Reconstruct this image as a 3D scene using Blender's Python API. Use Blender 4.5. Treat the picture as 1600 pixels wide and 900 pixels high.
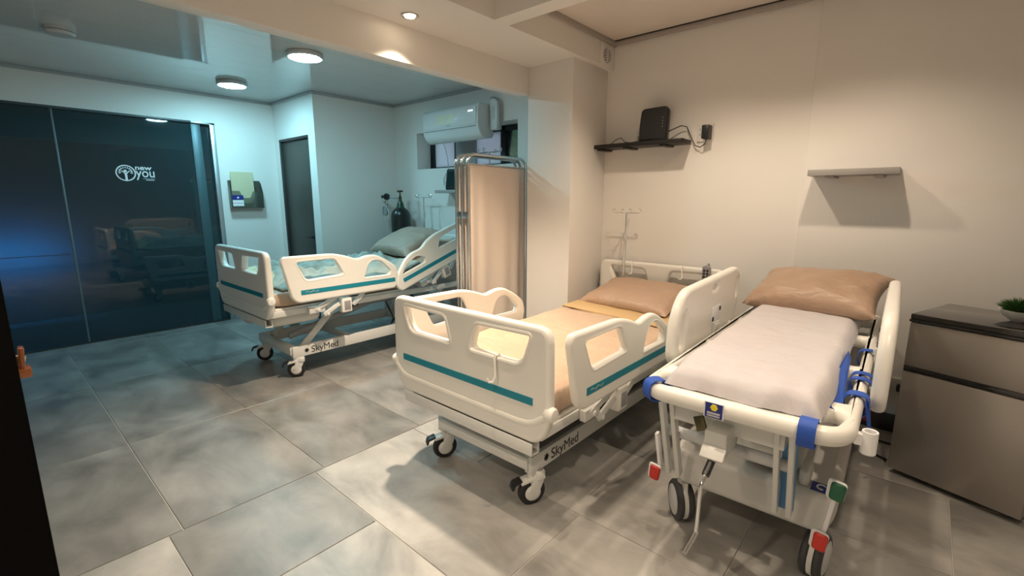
import bpy, bmesh, math, random
from math import sin, cos, pi, radians as R
from mathutils import Matrix, Vector, noise
random.seed(7)
for o in list(bpy.data.objects): bpy.data.objects.remove(o)
S = bpy.context.scene
COL = S.collection

# ---------------------------------------------------------------- camera
CH = 1.33
cr = Vector((cos(R(41.186)), sin(R(41.186)), 0)); pit = R(10.579)
cf = Vector((-sin(R(41.186))*cos(pit), cos(R(41.186))*cos(pit), -sin(pit)))
cu_ = cr.cross(cf); ro = R(0.165)
c_r = cr*cos(ro)+cu_*sin(ro); c_u = cu_*cos(ro)-cr*sin(ro)
cam = bpy.data.cameras.new('camera'); cam.sensor_width = 36; cam.lens = 731.085/1600*36
cam.clip_start = 0.02
camo = bpy.data.objects.new('camera', cam); COL.objects.link(camo)
camo.matrix_world = Matrix(((c_r.x, c_u.x, -cf.x, 0), (c_r.y, c_u.y, -cf.y, 0), (c_r.z, c_u.z, -cf.z, CH), (0, 0, 0, 1)))
S.camera = camo

# ---------------------------------------------------------------- world, exposure, light levels
W = bpy.data.worlds.new('world'); S.world = W; W.use_nodes = True
W.node_tree.nodes['Background'].inputs[0].default_value = (0.62, 0.72, 1.0, 1)
W.node_tree.nodes['Background'].inputs[1].default_value = 1.8
S.view_settings.view_transform = 'Standard'; S.view_settings.look = 'None'
S.view_settings.exposure = 0.1; S.view_settings.gamma = 1.0
S.view_settings.use_curve_mapping = False
WARM = (1.0, 0.80, 0.60); COOL = (0.40, 0.86, 1.0)
SPOT_W = 95.0      # each recessed warm downlight
BLUE_W = 50.0      # blue corridor strip
COOL_E = 150.0      # emission of each cool ceiling panel

# ---------------------------------------------------------------- materials
MATS = {}
def mat(name, col, rough=0.5, metal=0.0, var=0.06, scale=8.0, bump=0.0, bscale=60.0, spec=0.5, trans=0.0, coat=0.0, bdist=0.004, bstretch=None):
    if name in MATS: return MATS[name]
    m = bpy.data.materials.new(name); m.use_nodes = True
    nt = m.node_tree; b = nt.nodes['Principled BSDF']
    tc = nt.nodes.new('ShaderNodeTexCoord')
    n = nt.nodes.new('ShaderNodeTexNoise'); n.inputs['Scale'].default_value = scale; n.inputs['Detail'].default_value = 4
    nt.links.new(tc.outputs['Object'], n.inputs['Vector'])
    mx = nt.nodes.new('ShaderNodeMix'); mx.data_type = 'RGBA'
    mx.inputs[6].default_value = (*[max(0, c*(1-var)) for c in col], 1)
    mx.inputs[7].default_value = (*[min(1, c*(1+var)) for c in col], 1)
    nt.links.new(n.outputs['Fac'], mx.inputs[0]); nt.links.new(mx.outputs[2], b.inputs['Base Color'])
    b.inputs['Roughness'].default_value = rough; b.inputs['Metallic'].default_value = metal
    b.inputs['Specular IOR Level'].default_value = spec
    b.inputs['Coat Weight'].default_value = coat
    b.inputs['Transmission Weight'].default_value = trans
    if bump:
        n2 = nt.nodes.new('ShaderNodeTexNoise'); n2.inputs['Scale'].default_value = bscale; n2.inputs['Detail'].default_value = 3
        if bstretch:
            mp = nt.nodes.new('ShaderNodeMapping'); mp.inputs['Scale'].default_value = bstretch; mp.inputs['Rotation'].default_value = (0, 0, .6); n2.inputs['Distortion'].default_value = 1.2
            nt.links.new(tc.outputs['Object'], mp.inputs['Vector']); nt.links.new(mp.outputs[0], n2.inputs['Vector'])
        else: nt.links.new(tc.outputs['Object'], n2.inputs['Vector'])
        bp = nt.nodes.new('ShaderNodeBump'); bp.inputs['Strength'].default_value = bump; bp.inputs['Distance'].default_value = bdist
        nt.links.new(n2.outputs['Fac'], bp.inputs['Height']); nt.links.new(bp.outputs[0], b.inputs['Normal'])
    MATS[name] = m
    return m
def emit(name, col, e):
    m = bpy.data.materials.new(name); m.use_nodes = True; nt = m.node_tree
    b = nt.nodes['Principled BSDF']; b.inputs['Base Color'].default_value = (0.8, 0.8, 0.8, 1)
    b.inputs['Emission Color'].default_value = (*col, 1); b.inputs['Emission Strength'].default_value = e
    return m
def see_through(name, tint, refl_rough=0.02, extra=None):
    """thin sheet: tinted transparent body with a Fresnel reflection"""
    m = bpy.data.materials.new(name); m.use_nodes = True; nt = m.node_tree; nt.nodes.clear()
    out = nt.nodes.new('ShaderNodeOutputMaterial'); mix = nt.nodes.new('ShaderNodeMixShader')
    fr = nt.nodes.new('ShaderNodeFresnel'); fr.inputs[0].default_value = 1.5
    tr = nt.nodes.new('ShaderNodeBsdfTransparent'); tr.inputs[0].default_value = (*tint, 1)
    gl = nt.nodes.new('ShaderNodeBsdfGlossy'); gl.inputs[0].default_value = (1, 1, 1, 1); gl.inputs['Roughness'].default_value = refl_rough
    nt.links.new(fr.outputs[0], mix.inputs[0]); nt.links.new(gl.outputs[0], mix.inputs[2])
    if extra:
        df = nt.nodes.new('ShaderNodeBsdfDiffuse'); df.inputs[0].default_value = (*extra[0], 1)
        m2 = nt.nodes.new('ShaderNodeMixShader'); m2.inputs[0].default_value = extra[1]
        nt.links.new(tr.outputs[0], m2.inputs[1]); nt.links.new(df.outputs[0], m2.inputs[2]); nt.links.new(m2.outputs[0], mix.inputs[1])
    else: nt.links.new(tr.outputs[0], mix.inputs[1])
    nt.links.new(mix.outputs[0], out.inputs[0])
    return m

M_wall = mat('painted_wall', (0.80, 0.78, 0.75), 0.6, var=0.02, scale=2, bump=0.08, bscale=90)
M_ceil = mat('satin_ceiling', (0.78, 0.76, 0.73), 0.45, var=0.02, scale=2)
M_gloss = mat('glossy_ceiling_plank', (0.66, 0.68, 0.68), 0.05, var=0.02, scale=1.5, spec=0.9)
M_glossw = mat('glossy_tray_ceiling', (0.80, 0.74, 0.68), 0.12, var=0.02, scale=1.5, spec=0.6)
M_grout = mat('grout', (0.50, 0.49, 0.46), 0.8, scale=40)
M_skirt = mat('dark_skirting', (0.035, 0.035, 0.036), 0.4)
M_alu = mat('grey_aluminium', (0.42, 0.47, 0.50), 0.32, 0.7)
M_darkframe = mat('black_window_frame', (0.012, 0.012, 0.014), 0.4)
M_white = mat('bed_plastic', (0.85, 0.84, 0.79), 0.33, var=0.015, scale=5)
M_wmetal = mat('white_enamel_metal', (0.70, 0.71, 0.69), 0.35, var=0.03, scale=9)
M_teal = mat('teal_strip', (0.010, 0.24, 0.33), 0.35, var=0.05)
M_tire = mat('black_rubber', (0.015, 0.015, 0.016), 0.6, var=0.2, scale=30)
M_black = mat('black_plastic', (0.012, 0.012, 0.013), 0.4, var=0.2, scale=20)
M_grey = mat('grey_plastic', (0.30, 0.30, 0.31), 0.45)
M_lgrey = mat('pale_grey_plastic', (0.55, 0.56, 0.57), 0.45)
M_chrome = mat('chrome', (0.75, 0.75, 0.75), 0.16, 1.0, var=0.03)
M_steel = mat('satin_steel', (0.55, 0.55, 0.55), 0.3, 1.0, var=0.05)
M_tan = mat('tan_satin_sheet', (0.50, 0.36, 0.26), 0.42, var=0.10, scale=6, bump=0.5, bscale=9, bdist=.02, bstretch=(1.0, 2.4, 1.0))
M_gold = mat('golden_sheet_underside', (0.55, 0.38, 0.19), 0.45, var=0.08, scale=6, bump=0.2, bscale=20)
M_pillow = mat('tan_pillowcase', (0.43, 0.295, 0.21), 0.42, var=0.08, scale=7, bump=0.45, bscale=8, bdist=.02, bstretch=(1.0, 2.2, 1.0))
M_gpillow = mat('taupe_pillowcase', (0.40, 0.31, 0.245), 0.5, var=0.08, scale=7, bump=0.45, bscale=8, bdist=.02, bstretch=(1.0, 2.2, 1.0))
M_blanket = mat('grey_green_blanket', (0.40, 0.43, 0.38), 0.7, var=0.10, scale=9, bump=0.4, bscale=25)
M_cream = mat('cream_towel', (0.70, 0.62, 0.40), 0.8, var=0.08, scale=12, bump=0.4, bscale=60)
M_sheet = mat('white_cotton_sheet', (0.60, 0.575, 0.60), 0.6, var=0.03, scale=6, bump=0.35, bscale=6, bdist=.02, bstretch=(1.0, 2.0, 1.0))
M_blue = mat('blue_strap', (0.02, 0.09, 0.46), 0.6, var=0.1, scale=60, bump=0.2, bscale=250)
M_red = mat('red_pedal', (0.55, 0.03, 0.02), 0.4)
M_green = mat('green_pedal', (0.01, 0.12, 0.055), 0.4)
M_yellow = mat('yellow_print', (0.9, 0.75, 0.03), 0.5)
M_navy = mat('navy_print', (0.01, 0.025, 0.22), 0.4)
M_print = mat('white_print', (0.85, 0.86, 0.88), 0.5)
M_ink = mat('black_print', (0.02, 0.02, 0.02), 0.5)
M_curtain = mat('pinkish_curtain', (0.72, 0.62, 0.54), 0.75, var=0.04, scale=4, bump=0.1, bscale=200)
M_door = mat('dark_brown_door', (0.055, 0.052, 0.045), 0.45, var=0.06, scale=3)
M_fridge = mat('brushed_steel_fridge', (0.40, 0.37, 0.34), 0.36, 0.7, var=0.05, scale=120)
M_fblack = mat('glossy_black', (0.012, 0.011, 0.011), 0.1, coat=0.5)
M_oxy = mat('black_cylinder_paint', (0.008, 0.016, 0.014), 0.3)
M_oxyg = mat('green_cylinder_shoulder', (0.012, 0.05, 0.02), 0.35)
M_brass = mat('aged_brass', (0.12, 0.11, 0.06), 0.35, 0.9)
M_leaf = mat('leaf_green', (0.035, 0.11, 0.02), 0.5, var=0.35, scale=60)
M_palm = mat('palm_frond', (0.20, 0.38, 0.12), 0.5, var=0.4, scale=10)
M_bowl = mat('white_ceramic', (0.68, 0.66, 0.62), 0.25)
M_amber = mat('amber_wood', (0.40, 0.12, 0.03), 0.25, var=0.2, scale=25, coat=0.6)
M_card = mat('beige_card', (0.62, 0.58, 0.38), 0.7)
M_shelfg = mat('grey_shelf_laminate', (0.33, 0.32, 0.31), 0.45)
M_shelfb = mat('black_shelf_laminate', (0.012, 0.010, 0.009), 0.4)
M_acw = mat('aircon_white', (0.74, 0.76, 0.77), 0.22, var=0.02, coat=0.3)
M_acy = mat('aircon_yellowed_print', (0.66, 0.64, 0.47), 0.35, var=0.15, scale=14)
M_acrylic = see_through('smoked_acrylic', (0.70, 0.73, 0.70), 0.04, ((0.20, 0.21, 0.18), 0.25))
M_clear = see_through('clear_glass', (0.93, 0.95, 0.95))
M_glassdoor = see_through('dark_tinted_glass', (0.20, 0.42, 0.50), 0.03, ((0.028, 0.062, 0.072), 0.62))
# frosted pane: translucent film
M_frost = bpy.data.materials.new('frosted_film'); M_frost.use_nodes = True
_n = M_frost.node_tree; _n.nodes.clear()
_o = _n.nodes.new('ShaderNodeOutputMaterial'); _t = _n.nodes.new('ShaderNodeBsdfTranslucent'); _t.inputs[0].default_value = (0.95, 0.96, 0.97, 1)
_d = _n.nodes.new('ShaderNodeBsdfDiffuse'); _d.inputs[0].default_value = (0.8, 0.82, 0.85, 1)
_m = _n.nodes.new('ShaderNodeMixShader'); _m.inputs[0].default_value = 0.35
_n.links.new(_t.outputs[0], _m.inputs[1]); _n.links.new(_d.outputs[0], _m.inputs[2]); _n.links.new(_m.outputs[0], _o.inputs[0])
# floor tile: clouded grey cement look, each tile its own patch
M_tile = bpy.data.materials.new('cement_tile'); M_tile.use_nodes = True
nt = M_tile.node_tree; b = nt.nodes['Principled BSDF']
geo = nt.nodes.new('ShaderNodeNewGeometry'); oi = nt.nodes.new('ShaderNodeObjectInfo')
vm = nt.nodes.new('ShaderNodeVectorMath'); vm.operation = 'MULTIPLY'; vm.inputs[1].default_value = (1.0, 1.7, 1)
nt.links.new(geo.outputs['Position'], vm.inputs[0])
n1 = nt.nodes.new('ShaderNodeTexNoise'); n1.noise_dimensions = '4D'; n1.inputs['Scale'].default_value = 2.3; n1.inputs['Detail'].default_value = 7; n1.inputs['Roughness'].default_value = 0.58; n1.inputs['Distortion'].default_value = 0.5
mw = nt.nodes.new('ShaderNodeMath'); mw.operation = 'MULTIPLY'; mw.inputs[1].default_value = 37.0
nt.links.new(oi.outputs['Random'], mw.inputs[0]); nt.links.new(mw.outputs[0], n1.inputs['W']); nt.links.new(vm.outputs[0], n1.inputs['Vector'])
rp = nt.nodes.new('ShaderNodeValToRGB')
rp.color_ramp.elements[0].position = 0.33; rp.color_ramp.elements[0].color = (0.145, 0.144, 0.137, 1)
rp.color_ramp.elements[1].position = 0.70; rp.color_ramp.elements[1].color = (0.34, 0.333, 0.317, 1)
nt.links.new(n1.outputs['Fac'], rp.inputs[0])
tm = nt.nodes.new('ShaderNodeVectorMath'); tm.operation = 'MULTIPLY'
nt.links.new(rp.outputs[0], tm.inputs[0]); nt.links.new(oi.outputs['Color'], tm.inputs[1]); nt.links.new(tm.outputs[0], b.inputs['Base Color'])
rr = nt.nodes.new('ShaderNodeMapRange'); rr.inputs[3].default_value = 0.30; rr.inputs[4].default_value = 0.46
nt.links.new(n1.outputs['Fac'], rr.inputs[0]); nt.links.new(rr.outputs[0], b.inputs['Roughness'])
n3 = nt.nodes.new('ShaderNodeTexNoise'); n3.inputs['Scale'].default_value = 9; nt.links.new(geo.outputs['Position'], n3.inputs['Vector'])
bp = nt.nodes.new('ShaderNodeBump'); bp.inputs['Strength'].default_value = 0.06; bp.inputs['Distance'].default_value = 0.01
nt.links.new(n3.outputs['Fac'], bp.inputs['Height']); nt.links.new(bp.outputs[0], b.inputs['Normal'])

# ---------------------------------------------------------------- helpers
def setp(o, label=None, cat=None, group=None, kind=None):
    if label: o['label'] = label
    if cat: o['category'] = cat
    if group: o['group'] = group
    if kind: o['kind'] = kind
    return o
def link(name, me, parent=None):
    o = bpy.data.objects.new(name, me); COL.objects.link(o)
    if parent: o.parent = parent
    return o
def thing(name, label, cat, loc=(0, 0, 0), rz=0, group=None):
    o = bpy.data.objects.new(name, None); COL.objects.link(o); o.empty_display_size = 0.05
    o.location = loc; o.rotation_euler = (0, 0, rz)
    return setp(o, label, cat, group)
def finish(me, m, smooth=35):
    me.materials.clear(); me.materials.append(m)
    for p in me.polygons: p.use_smooth = True
    me.set_sharp_from_angle(angle=R(smooth))
class MB:
    def __init__(s): s.v = []; s.f = []
    def add(s, vs, fs):
        k = len(s.v); s.v += [tuple(x) for x in vs]; s.f += [tuple(i+k for i in q) for q in fs]; return s
    def box(s, x0, x1, y0, y1, z0, z1):
        if x0 > x1: x0, x1 = x1, x0
        if y0 > y1: y0, y1 = y1, y0
        if z0 > z1: z0, z1 = z1, z0
        return s.add([(x0,y0,z0),(x1,y0,z0),(x1,y1,z0),(x0,y1,z0),(x0,y0,z1),(x1,y0,z1),(x1,y1,z1),(x0,y1,z1)],
            [(0,3,2,1),(4,5,6,7),(0,1,5,4),(1,2,6,5),(2,3,7,6),(3,0,4,7)])
    def bar(s, p0, p1, w, h, up=(0,0,1)):
        p0, p1 = Vector(p0), Vector(p1); d = (p1-p0).normalized(); u = Vector(up)
        a = d.cross(u)
        if a.length < 1e-4: a = d.cross(Vector((1,0,0)))
        a.normalize(); u = a.cross(d); vs = []
        for p in (p0, p1):
            for i, j in ((-1,-1),(1,-1),(1,1),(-1,1)): vs.append(p+a*i*w/2+u*j*h/2)
        return s.add(vs, [(0,3,2,1),(4,5,6,7),(0,1,5,4),(1,2,6,5),(2,3,7,6),(3,0,4,7)][::1])
    def tube(s, path, r, n=12, closed=False, sx=1.0, sy=1.0, up=None):
        P = [Vector(q) for q in path]; N = len(P); rs = r if isinstance(r, (list, tuple)) else [r]*N
        T = []
        for i in range(N):
            a = P[(i-1) % N] if (closed or i > 0) else P[0]; c = P[(i+1) % N] if (closed or i < N-1) else P[-1]
            T.append((c-a).normalized())
        ref = Vector(up) if up else (Vector((0,0,1)) if abs(T[0].z) < 0.9 else Vector((1,0,0)))
        u = (ref-T[0]*ref.dot(T[0])).normalized(); vs = []
        for i in range(N):
            if up: u = Vector(up)
            u = (u-T[i]*u.dot(T[i])).normalized(); w = T[i].cross(u)
            for k in range(n):
                a = 2*pi*k/n; vs.append(P[i]+(w*cos(a)*sx+u*sin(a)*sy)*rs[i])
        fs = []
        for i in range(N if closed else N-1):
            j = (i+1) % N
            for k in range(n): fs.append((i*n+k, i*n+(k+1) % n, j*n+(k+1) % n, j*n+k))
        if not closed: fs += [tuple(range(n))[::-1], tuple(range((N-1)*n, N*n))]
        return s.add(vs, fs)
    def lathe(s, prof, c=(0,0,0), axis=(0,0,1), n=24):
        A = Vector(axis).normalized(); ref = Vector((1,0,0)) if abs(A.x) < 0.9 else Vector((0,1,0))
        u = (ref-A*ref.dot(A)).normalized(); w = A.cross(u); C = Vector(c); vs = []
        for r, h in prof:
            for k in range(n): a = 2*pi*k/n; vs.append(C+A*h+(u*cos(a)+w*sin(a))*max(r, 1e-5))
        fs = []
        for i in range(len(prof)-1):
            for k in range(n): fs.append((i*n+k, i*n+(k+1) % n, (i+1)*n+(k+1) % n, (i+1)*n+k))
        fs += [tuple(range(n))[::-1], tuple(range((len(prof)-1)*n, len(prof)*n))]
        return s.add(vs, fs)
    def sphere(s, c, rx, ry, rz, n=14, m=9):
        C = Vector(c); vs = []; fs = []
        for i in range(m+1):
            t = pi*i/m
            for k in range(n): a = 2*pi*k/n; vs.append((C.x+rx*sin(t)*cos(a), C.y+ry*sin(t)*sin(a), C.z-rz*cos(t)))
        for i in range(m):
            for k in range(n): fs.append((i*n+k, i*n+(k+1) % n, (i+1)*n+(k+1) % n, (i+1)*n+k))
        return s.add(vs, fs)
    def mesh(s, name, m, M=None, bev=0.0, smooth=35, seg=2):
        bm = bmesh.new(); V = [bm.verts.new(x) for x in s.v]
        for q in s.f:
            try: bm.faces.new([V[i] for i in q])
            except ValueError: pass
        bmesh.ops.remove_doubles(bm, verts=bm.verts, dist=2e-5)
        bmesh.ops.recalc_face_normals(bm, faces=bm.faces)
        if bev:
            es = [e for e in bm.edges if len(e.link_faces) == 2 and e.calc_face_angle(0) > 0.6]
            bmesh.ops.bevel(bm, geom=es, offset=bev, segments=seg, profile=0.5, affect='EDGES', clamp_overlap=True)
        if M is not None: bmesh.ops.transform(bm, matrix=M, verts=bm.verts)
        me = bpy.data.meshes.new(name); bm.to_mesh(me); bm.free(); finish(me, m, smooth); return me
    def build(s, name, m, parent=None, M=None, bev=0.0, smooth=35, seg=2):
        return link(name, s.mesh(name, m, M, bev, smooth, seg), parent)
def fillet(pts, r=0.02, n=5):
    out = []; N = len(pts)
    for i in range(N):
        p = Vector(pts[i][:2]); a = Vector(pts[i-1][:2]); c = Vector(pts[(i+1) % N][:2])
        rr = pts[i][2] if len(pts[i]) > 2 else r
        la, lc = (a-p).length, (c-p).length
        d = min(rr, la*0.49, lc*0.49)
        if d < 1e-5: out.append(tuple(p)); continue
        q0 = p+(a-p)/la*d; q1 = p+(c-p)/lc*d
        for k in range(n+1):
            t = k/n; q = q0*(1-t)**2+p*2*t*(1-t)+q1*t*t; out.append((q.x, q.y))
    return out
def curve_mesh(name, loops, th, bev):
    c = bpy.data.curves.new(name, 'CURVE'); c.dimensions = '2D'; c.fill_mode = 'BOTH'
    c.extrude = max(th/2-bev, 0); c.bevel_depth = bev; c.bevel_resolution = 3; c.offset = -bev
    for L in loops:
        sp = c.splines.new('POLY'); sp.points.add(len(L)-1); sp.use_cyclic_u = True
        for i, q in enumerate(L): sp.points[i].co = (q[0], q[1], 0, 1)
    o = bpy.data.objects.new(name, c); COL.objects.link(o)
    dg = bpy.context.evaluated_depsgraph_get()
    me = bpy.data.meshes.new_from_object(o.evaluated_get(dg)); bpy.data.objects.remove(o); bpy.data.curves.remove(c)
    return me
AX = {'xz': Matrix(((1,0,0,0),(0,0,-1,0),(0,1,0,0),(0,0,0,1))),     # u->x v->z, front faces -y
      'yz': Matrix(((0,0,1,0),(1,0,0,0),(0,1,0,0),(0,0,0,1))),      # u->y v->z, front faces +x
      'xy': Matrix.Identity(4)}
def panel(name, outer, holes, th, bev, m, parent, ax='xz', off=(0,0,0), M=None, smooth=40):
    me = curve_mesh(name, [outer]+holes, th, bev)
    T = Matrix.Translation(off) @ AX[ax]
    if M is not None: T = M @ T
    me.transform(T); finish(me, m, smooth); me.name = name
    return link(name, me, parent)
def text(name, body, size, m, parent, ax, off, th=0.001, M=None, sx=1.0, shear=0.0, align='LEFT', bold=0.0):
    c = bpy.data.curves.new(name, 'FONT'); c.body = body; c.size = size; c.extrude = th/2; c.align_x = align; c.offset = bold; c.shear = shear
    o = bpy.data.objects.new(name, c); COL.objects.link(o)
    dg = bpy.context.evaluated_depsgraph_get()
    me = bpy.data.meshes.new_from_object(o.evaluated_get(dg)); bpy.data.objects.remove(o); bpy.data.curves.remove(c)
    T = Matrix.Translation(off) @ AX[ax] @ Matrix.Diagonal((sx, 1, 1, 1))
    if M is not None: T = M @ T
    me.transform(T); finish(me, m, 30); me.name = name
    return link(name, me, parent)
def struct(name, mb, m, bev=0.0, label=None, parent=None, M=None):
    o = mb.build(name, m, parent, M, bev)
    if not parent: setp(o, label, None, None, 'structure')
    return o
def nz(x, y, z=0.0, s=1.0): return noise.noise(Vector((x*s, y*s, z*s)))
def sstep(a, b, x):
    t = min(1, max(0, (x-a)/(b-a))); return t*t*(3-2*t)
def arc(c, r, a0, a1, n=8, ax='xz', k=0.0):
    P = []
    for i in range(n+1):
        a = R(a0+(a1-a0)*i/n); u, v = c[0]+r*cos(a), c[1]+r*sin(a)
        P.append({'xz': (u, k, v), 'yz': (k, u, v), 'xy': (u, v, k)}[ax])
    return P

# ================================================================ the setting
XG, YD, XA, YW, YR = -5.76, 2.42, -4.80, 3.40, 3.41
ZC, ZS, ZT = 2.41, 2.32, 2.515           # cool ceiling, soffit, tray ceiling
Y0, X1 = -1.6, 1.7                       # closing walls behind the camera
fl = struct('floor', MB().box(-7.4, X1+.1, Y0-.1, 3.7, -0.12, -0.004), M_grout, label='large grey cement-look floor tiles with pale grout')
def tile(x0, x1, y0, y1, tone):
    g = 0.0022
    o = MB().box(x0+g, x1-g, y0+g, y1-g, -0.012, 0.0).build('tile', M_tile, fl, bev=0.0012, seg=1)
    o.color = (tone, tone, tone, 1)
    return o
def row(ya, yb, xs):
    for a, c in zip(xs[:-1], xs[1:]):
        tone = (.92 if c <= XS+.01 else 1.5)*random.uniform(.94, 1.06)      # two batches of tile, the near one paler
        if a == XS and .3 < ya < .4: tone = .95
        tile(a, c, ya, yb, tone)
XS = -2.135
k = -4
while .398+.602*k < 3.40:
    ya, yb = max(.398+.602*k, Y0), min(.398+.602*(k+1), 3.41)
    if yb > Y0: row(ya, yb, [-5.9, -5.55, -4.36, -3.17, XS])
    k += 1
k = -4
while .346+.604*k < 3.40:
    ya, yb = max(.346+.604*k, Y0), min(.346+.604*(k+1), 3.41)
    if yb > Y0:
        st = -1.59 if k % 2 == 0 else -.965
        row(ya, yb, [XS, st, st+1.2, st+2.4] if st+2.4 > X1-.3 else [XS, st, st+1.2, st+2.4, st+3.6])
    k += 1

# walls
w = MB().box(-5.88, XG, Y0, 1.81, 2.118, 2.6); w.box(-5.88, XG, 1.81, YD+.1, 0, 2.6)
struct('wall_left', w, M_wall, label='pale wall around the dark glass doors')
w = MB().box(-5.88, -5.66, YD, YD+.12, 0, 2.6); w.box(-4.945, XA, YD, YD+.12, 0, 2.6); w.box(-5.66, -4.945, YD, YD+.12, 2.0, 2.6)
struct('wall_door', w, M_wall, label='narrow pale wall around the brown door')
struct('wall_alcove', MB().box(XA-.12, XA, YD+.12, YW+.3, 0, 2.6), M_wall, label='pale return wall beside the oxygen cylinder')
wx0, wx1, wz0, wz1 = -4.40, -2.91, 1.672, 2.062
w = MB().box(XA, wx0, YW, YW+.28, 0, 2.6); w.box(wx1, -2.2, YW, YW+.28, 0, 2.6); w.box(wx0, wx1, YW, YW+.28, 0, wz0); w.box(wx0, wx1, YW, YW+.28, wz1, 2.6)
struct('wall_back', w, M_wall, label='pale back wall with the high strip window')
w = MB().box(-2.2, X1+.1, YR, YR+.15, 0, 2.7)
struct('wall_right', w, M_wall, label='warm lit wall behind the near bed and stretcher')
struct('wall_panel', MB().box(-.597, X1, YR-.012, YR, 0.105, ZT), M_wall, bev=.004, label='slightly raised right section of the warm wall')
struct('wall_column', MB().box(-2.408, -1.998, 2.933, YR, 0, ZS+.05), M_wall, bev=.004, label='square column between the two bays')
struct('wall_front', MB().box(-7.4, X1+.1, Y0-.1, Y0, 0, 2.7), M_wall, label='wall behind the viewer')
struct('wall_side', MB().box(X1, X1+.1, Y0, YR, 0, 2.7), M_wall, label='wall to the right of the viewer')
struct('baseboard_right', MB().box(-1.998, X1, YR-.024, YR-.012, 0, .105), M_skirt, bev=.002, label='black skirting along the warm wall')
struct('baseboard_left', MB().box(XG, XG+.012, 1.81, YD, 0, .09), M_alu, bev=.002, label='grey skirting beside the glass door')
# adjoining corridor seen dimly through the dark glass
w = MB().box(-7.4, -7.3, Y0, 3.0, 0, 2.6); w.box(-7.3, -5.88, 2.4, 2.5, 0, 2.6)
struct('wall_corridor', w, mat('corridor_paint', (.25, .27, .28), .7), label='dim corridor wall beyond the dark glass')

# ceilings: glossy planks over the cool bay
ce = struct('ceiling', MB().box(-7.4, -2.45, Y0, 3.7, ZC+.012, 2.7), mat('ceiling_void', (.12, .12, .12), .8), label='glossy plank ceiling of the cool bay')
pw = .2504
for i in range(13):
    x0 = -5.76+pw*i
    MB().box(x0+.0008, x0+pw-.0008, Y0, 3.40, ZC, ZC+.02).build('plank', M_gloss, ce)
tr = MB().box(XG, XG+.018, Y0, YD, ZC-.028, ZC); tr.box(XG, XA, YD-.018, YD, ZC-.028, ZC); tr.box(XA, XA+.018, YD-.018, YW, ZC-.028, ZC); tr.box(XA, -2.505, YW-.018, YW, ZC-.028, ZC)
struct('trim_1', tr, mat('grey_cornice', (.40, .41, .42), .5), bev=.004, label='thin grey cornice around the cool ceiling')
struct('trim_2', MB().box(-2.505, -2.403, Y0, 2.933, 2.12, 2.7), M_ceil, bev=.004, label='dropped header between the cool and warm bays')
c2 = MB().box(-2.403, -1.945, Y0, YR, ZS, 2.72)
for ya, yb in ((2.068, 2.186), (.38, .50)): c2.box(-1.945, X1, ya, yb, ZS, 2.72)
struct('ceiling', c2, M_ceil, label='warm soffit with crossing beams')
c3 = MB().box(-1.945, X1+.1, Y0, YR+.1, ZT, 2.72)
struct('ceiling', c3, M_glossw, label='raised glossy tray ceiling above the near bed')
tg = MB().box(-1.945, -1.925, 2.186, YR, ZT-.035, ZT); tg.box(-1.945, X1, YR-.036, YR-.012, ZT-.035, ZT-.004)
struct('trim_3', tg, mat('tray_cornice', (.42, .38, .35), .5), bev=.003, label='grey cornice inside the ceiling tray')
struct('trim_4', MB().box(-1.945, X1, YR-.044, YR-.03, ZT-.004, ZT), M_black, label='thin dark gap line along the tray edge')

# glass doors (left wall)
d1 = setp(bpy.data.objects.new('door_1', None), 'dark tinted glass sliding doors with a white emblem', None, None, 'structure'); COL.objects.link(d1)
gx = -5.79
MB().box(gx-.005, gx+.005, Y0, .566, .012, 2.10).build('glass_pane', M_glassdoor, d1)
MB().box(gx-.005, gx+.005, .574, 1.60, .012, 2.10).build('glass_pane', M_glassdoor, d1)
MB().box(gx-.03, gx-.02, 1.60, 1.77, .012, 2.10).build('glass_pane', M_glassdoor, d1)
MB().box(gx-.012, gx+.008, .562, .578, .005, 2.10).build('meeting_strip', mat('dull_teal_strip', (.16, .22, .25), .4, .3), d1, bev=.002)
MB().box(gx-.035, gx+.012, 1.60, 1.685, .0, 2.10).build('jamb', mat('teal_grey_jamb', (.05, .11, .13), .4, .2), d1, bev=.002)
fr = MB().box(gx-.04, XG+.004, 1.768, 1.81, 0, 2.118); fr.box(gx-.04, XG+.004, 1.60, 1.81, 2.10, 2.118)
fr.build('frame', M_alu, d1, bev=.002)
MB().box(gx-.04, XG+.001, Y0, 1.60, 2.10, 2.122).build('head_rail', mat('dark_teal_rail', (.03, .05, .06), .4), d1, bev=.002)
MB().box(gx-.02, XG-.004, Y0, 1.77, 0, .012).build('sill', M_skirt, d1)
# white emblem: ring, figure, leaves and lettering
ex, ey, ez = gx+.0068, 1.022, 1.578
ring = MB().tube([(ex, ey+.072*cos(a), ez+.070*sin(a)) for a in [2*pi*i/40 for i in range(40)]], .0052, 6, True, up=(1, 0, 0), sy=.15)
fig = ring
fig.lathe([(.0001, 0), (.013, 0), (.013, .001), (.0001, .001)], (ex, ey-.003, ez+.018), (1, 0, 0), 16)
for pts, r in (([(0, -.066), (0, -.02), (-.004, .0)], .009), ([(0, -.012), (-.014, .006), (-.03, .02)], .0042), ([(0, -.012), (.014, .006), (.03, .02)], .0042)):
    fig.tube([(ex, ey+a, ez+c) for a, c in pts], r, 6, up=(1, 0, 0), sy=.12)
for i in range(11):
    a = R(-15+21*i); r0, r1 = .036, .057
    fig.tube([(ex, ey+r0*cos(a), ez+.012+r0*sin(a)*.9), (ex, ey+(r0+r1)/2*cos(a), ez+.012+(r0+r1)/2*sin(a)*.86), (ex, ey+r1*cos(a), ez+.008+r1*sin(a)*.85)], [.0022, .0058, .0015], 6, up=(1, 0, 0), sy=.12)
fig.build('emblem', M_print, d1)
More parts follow.
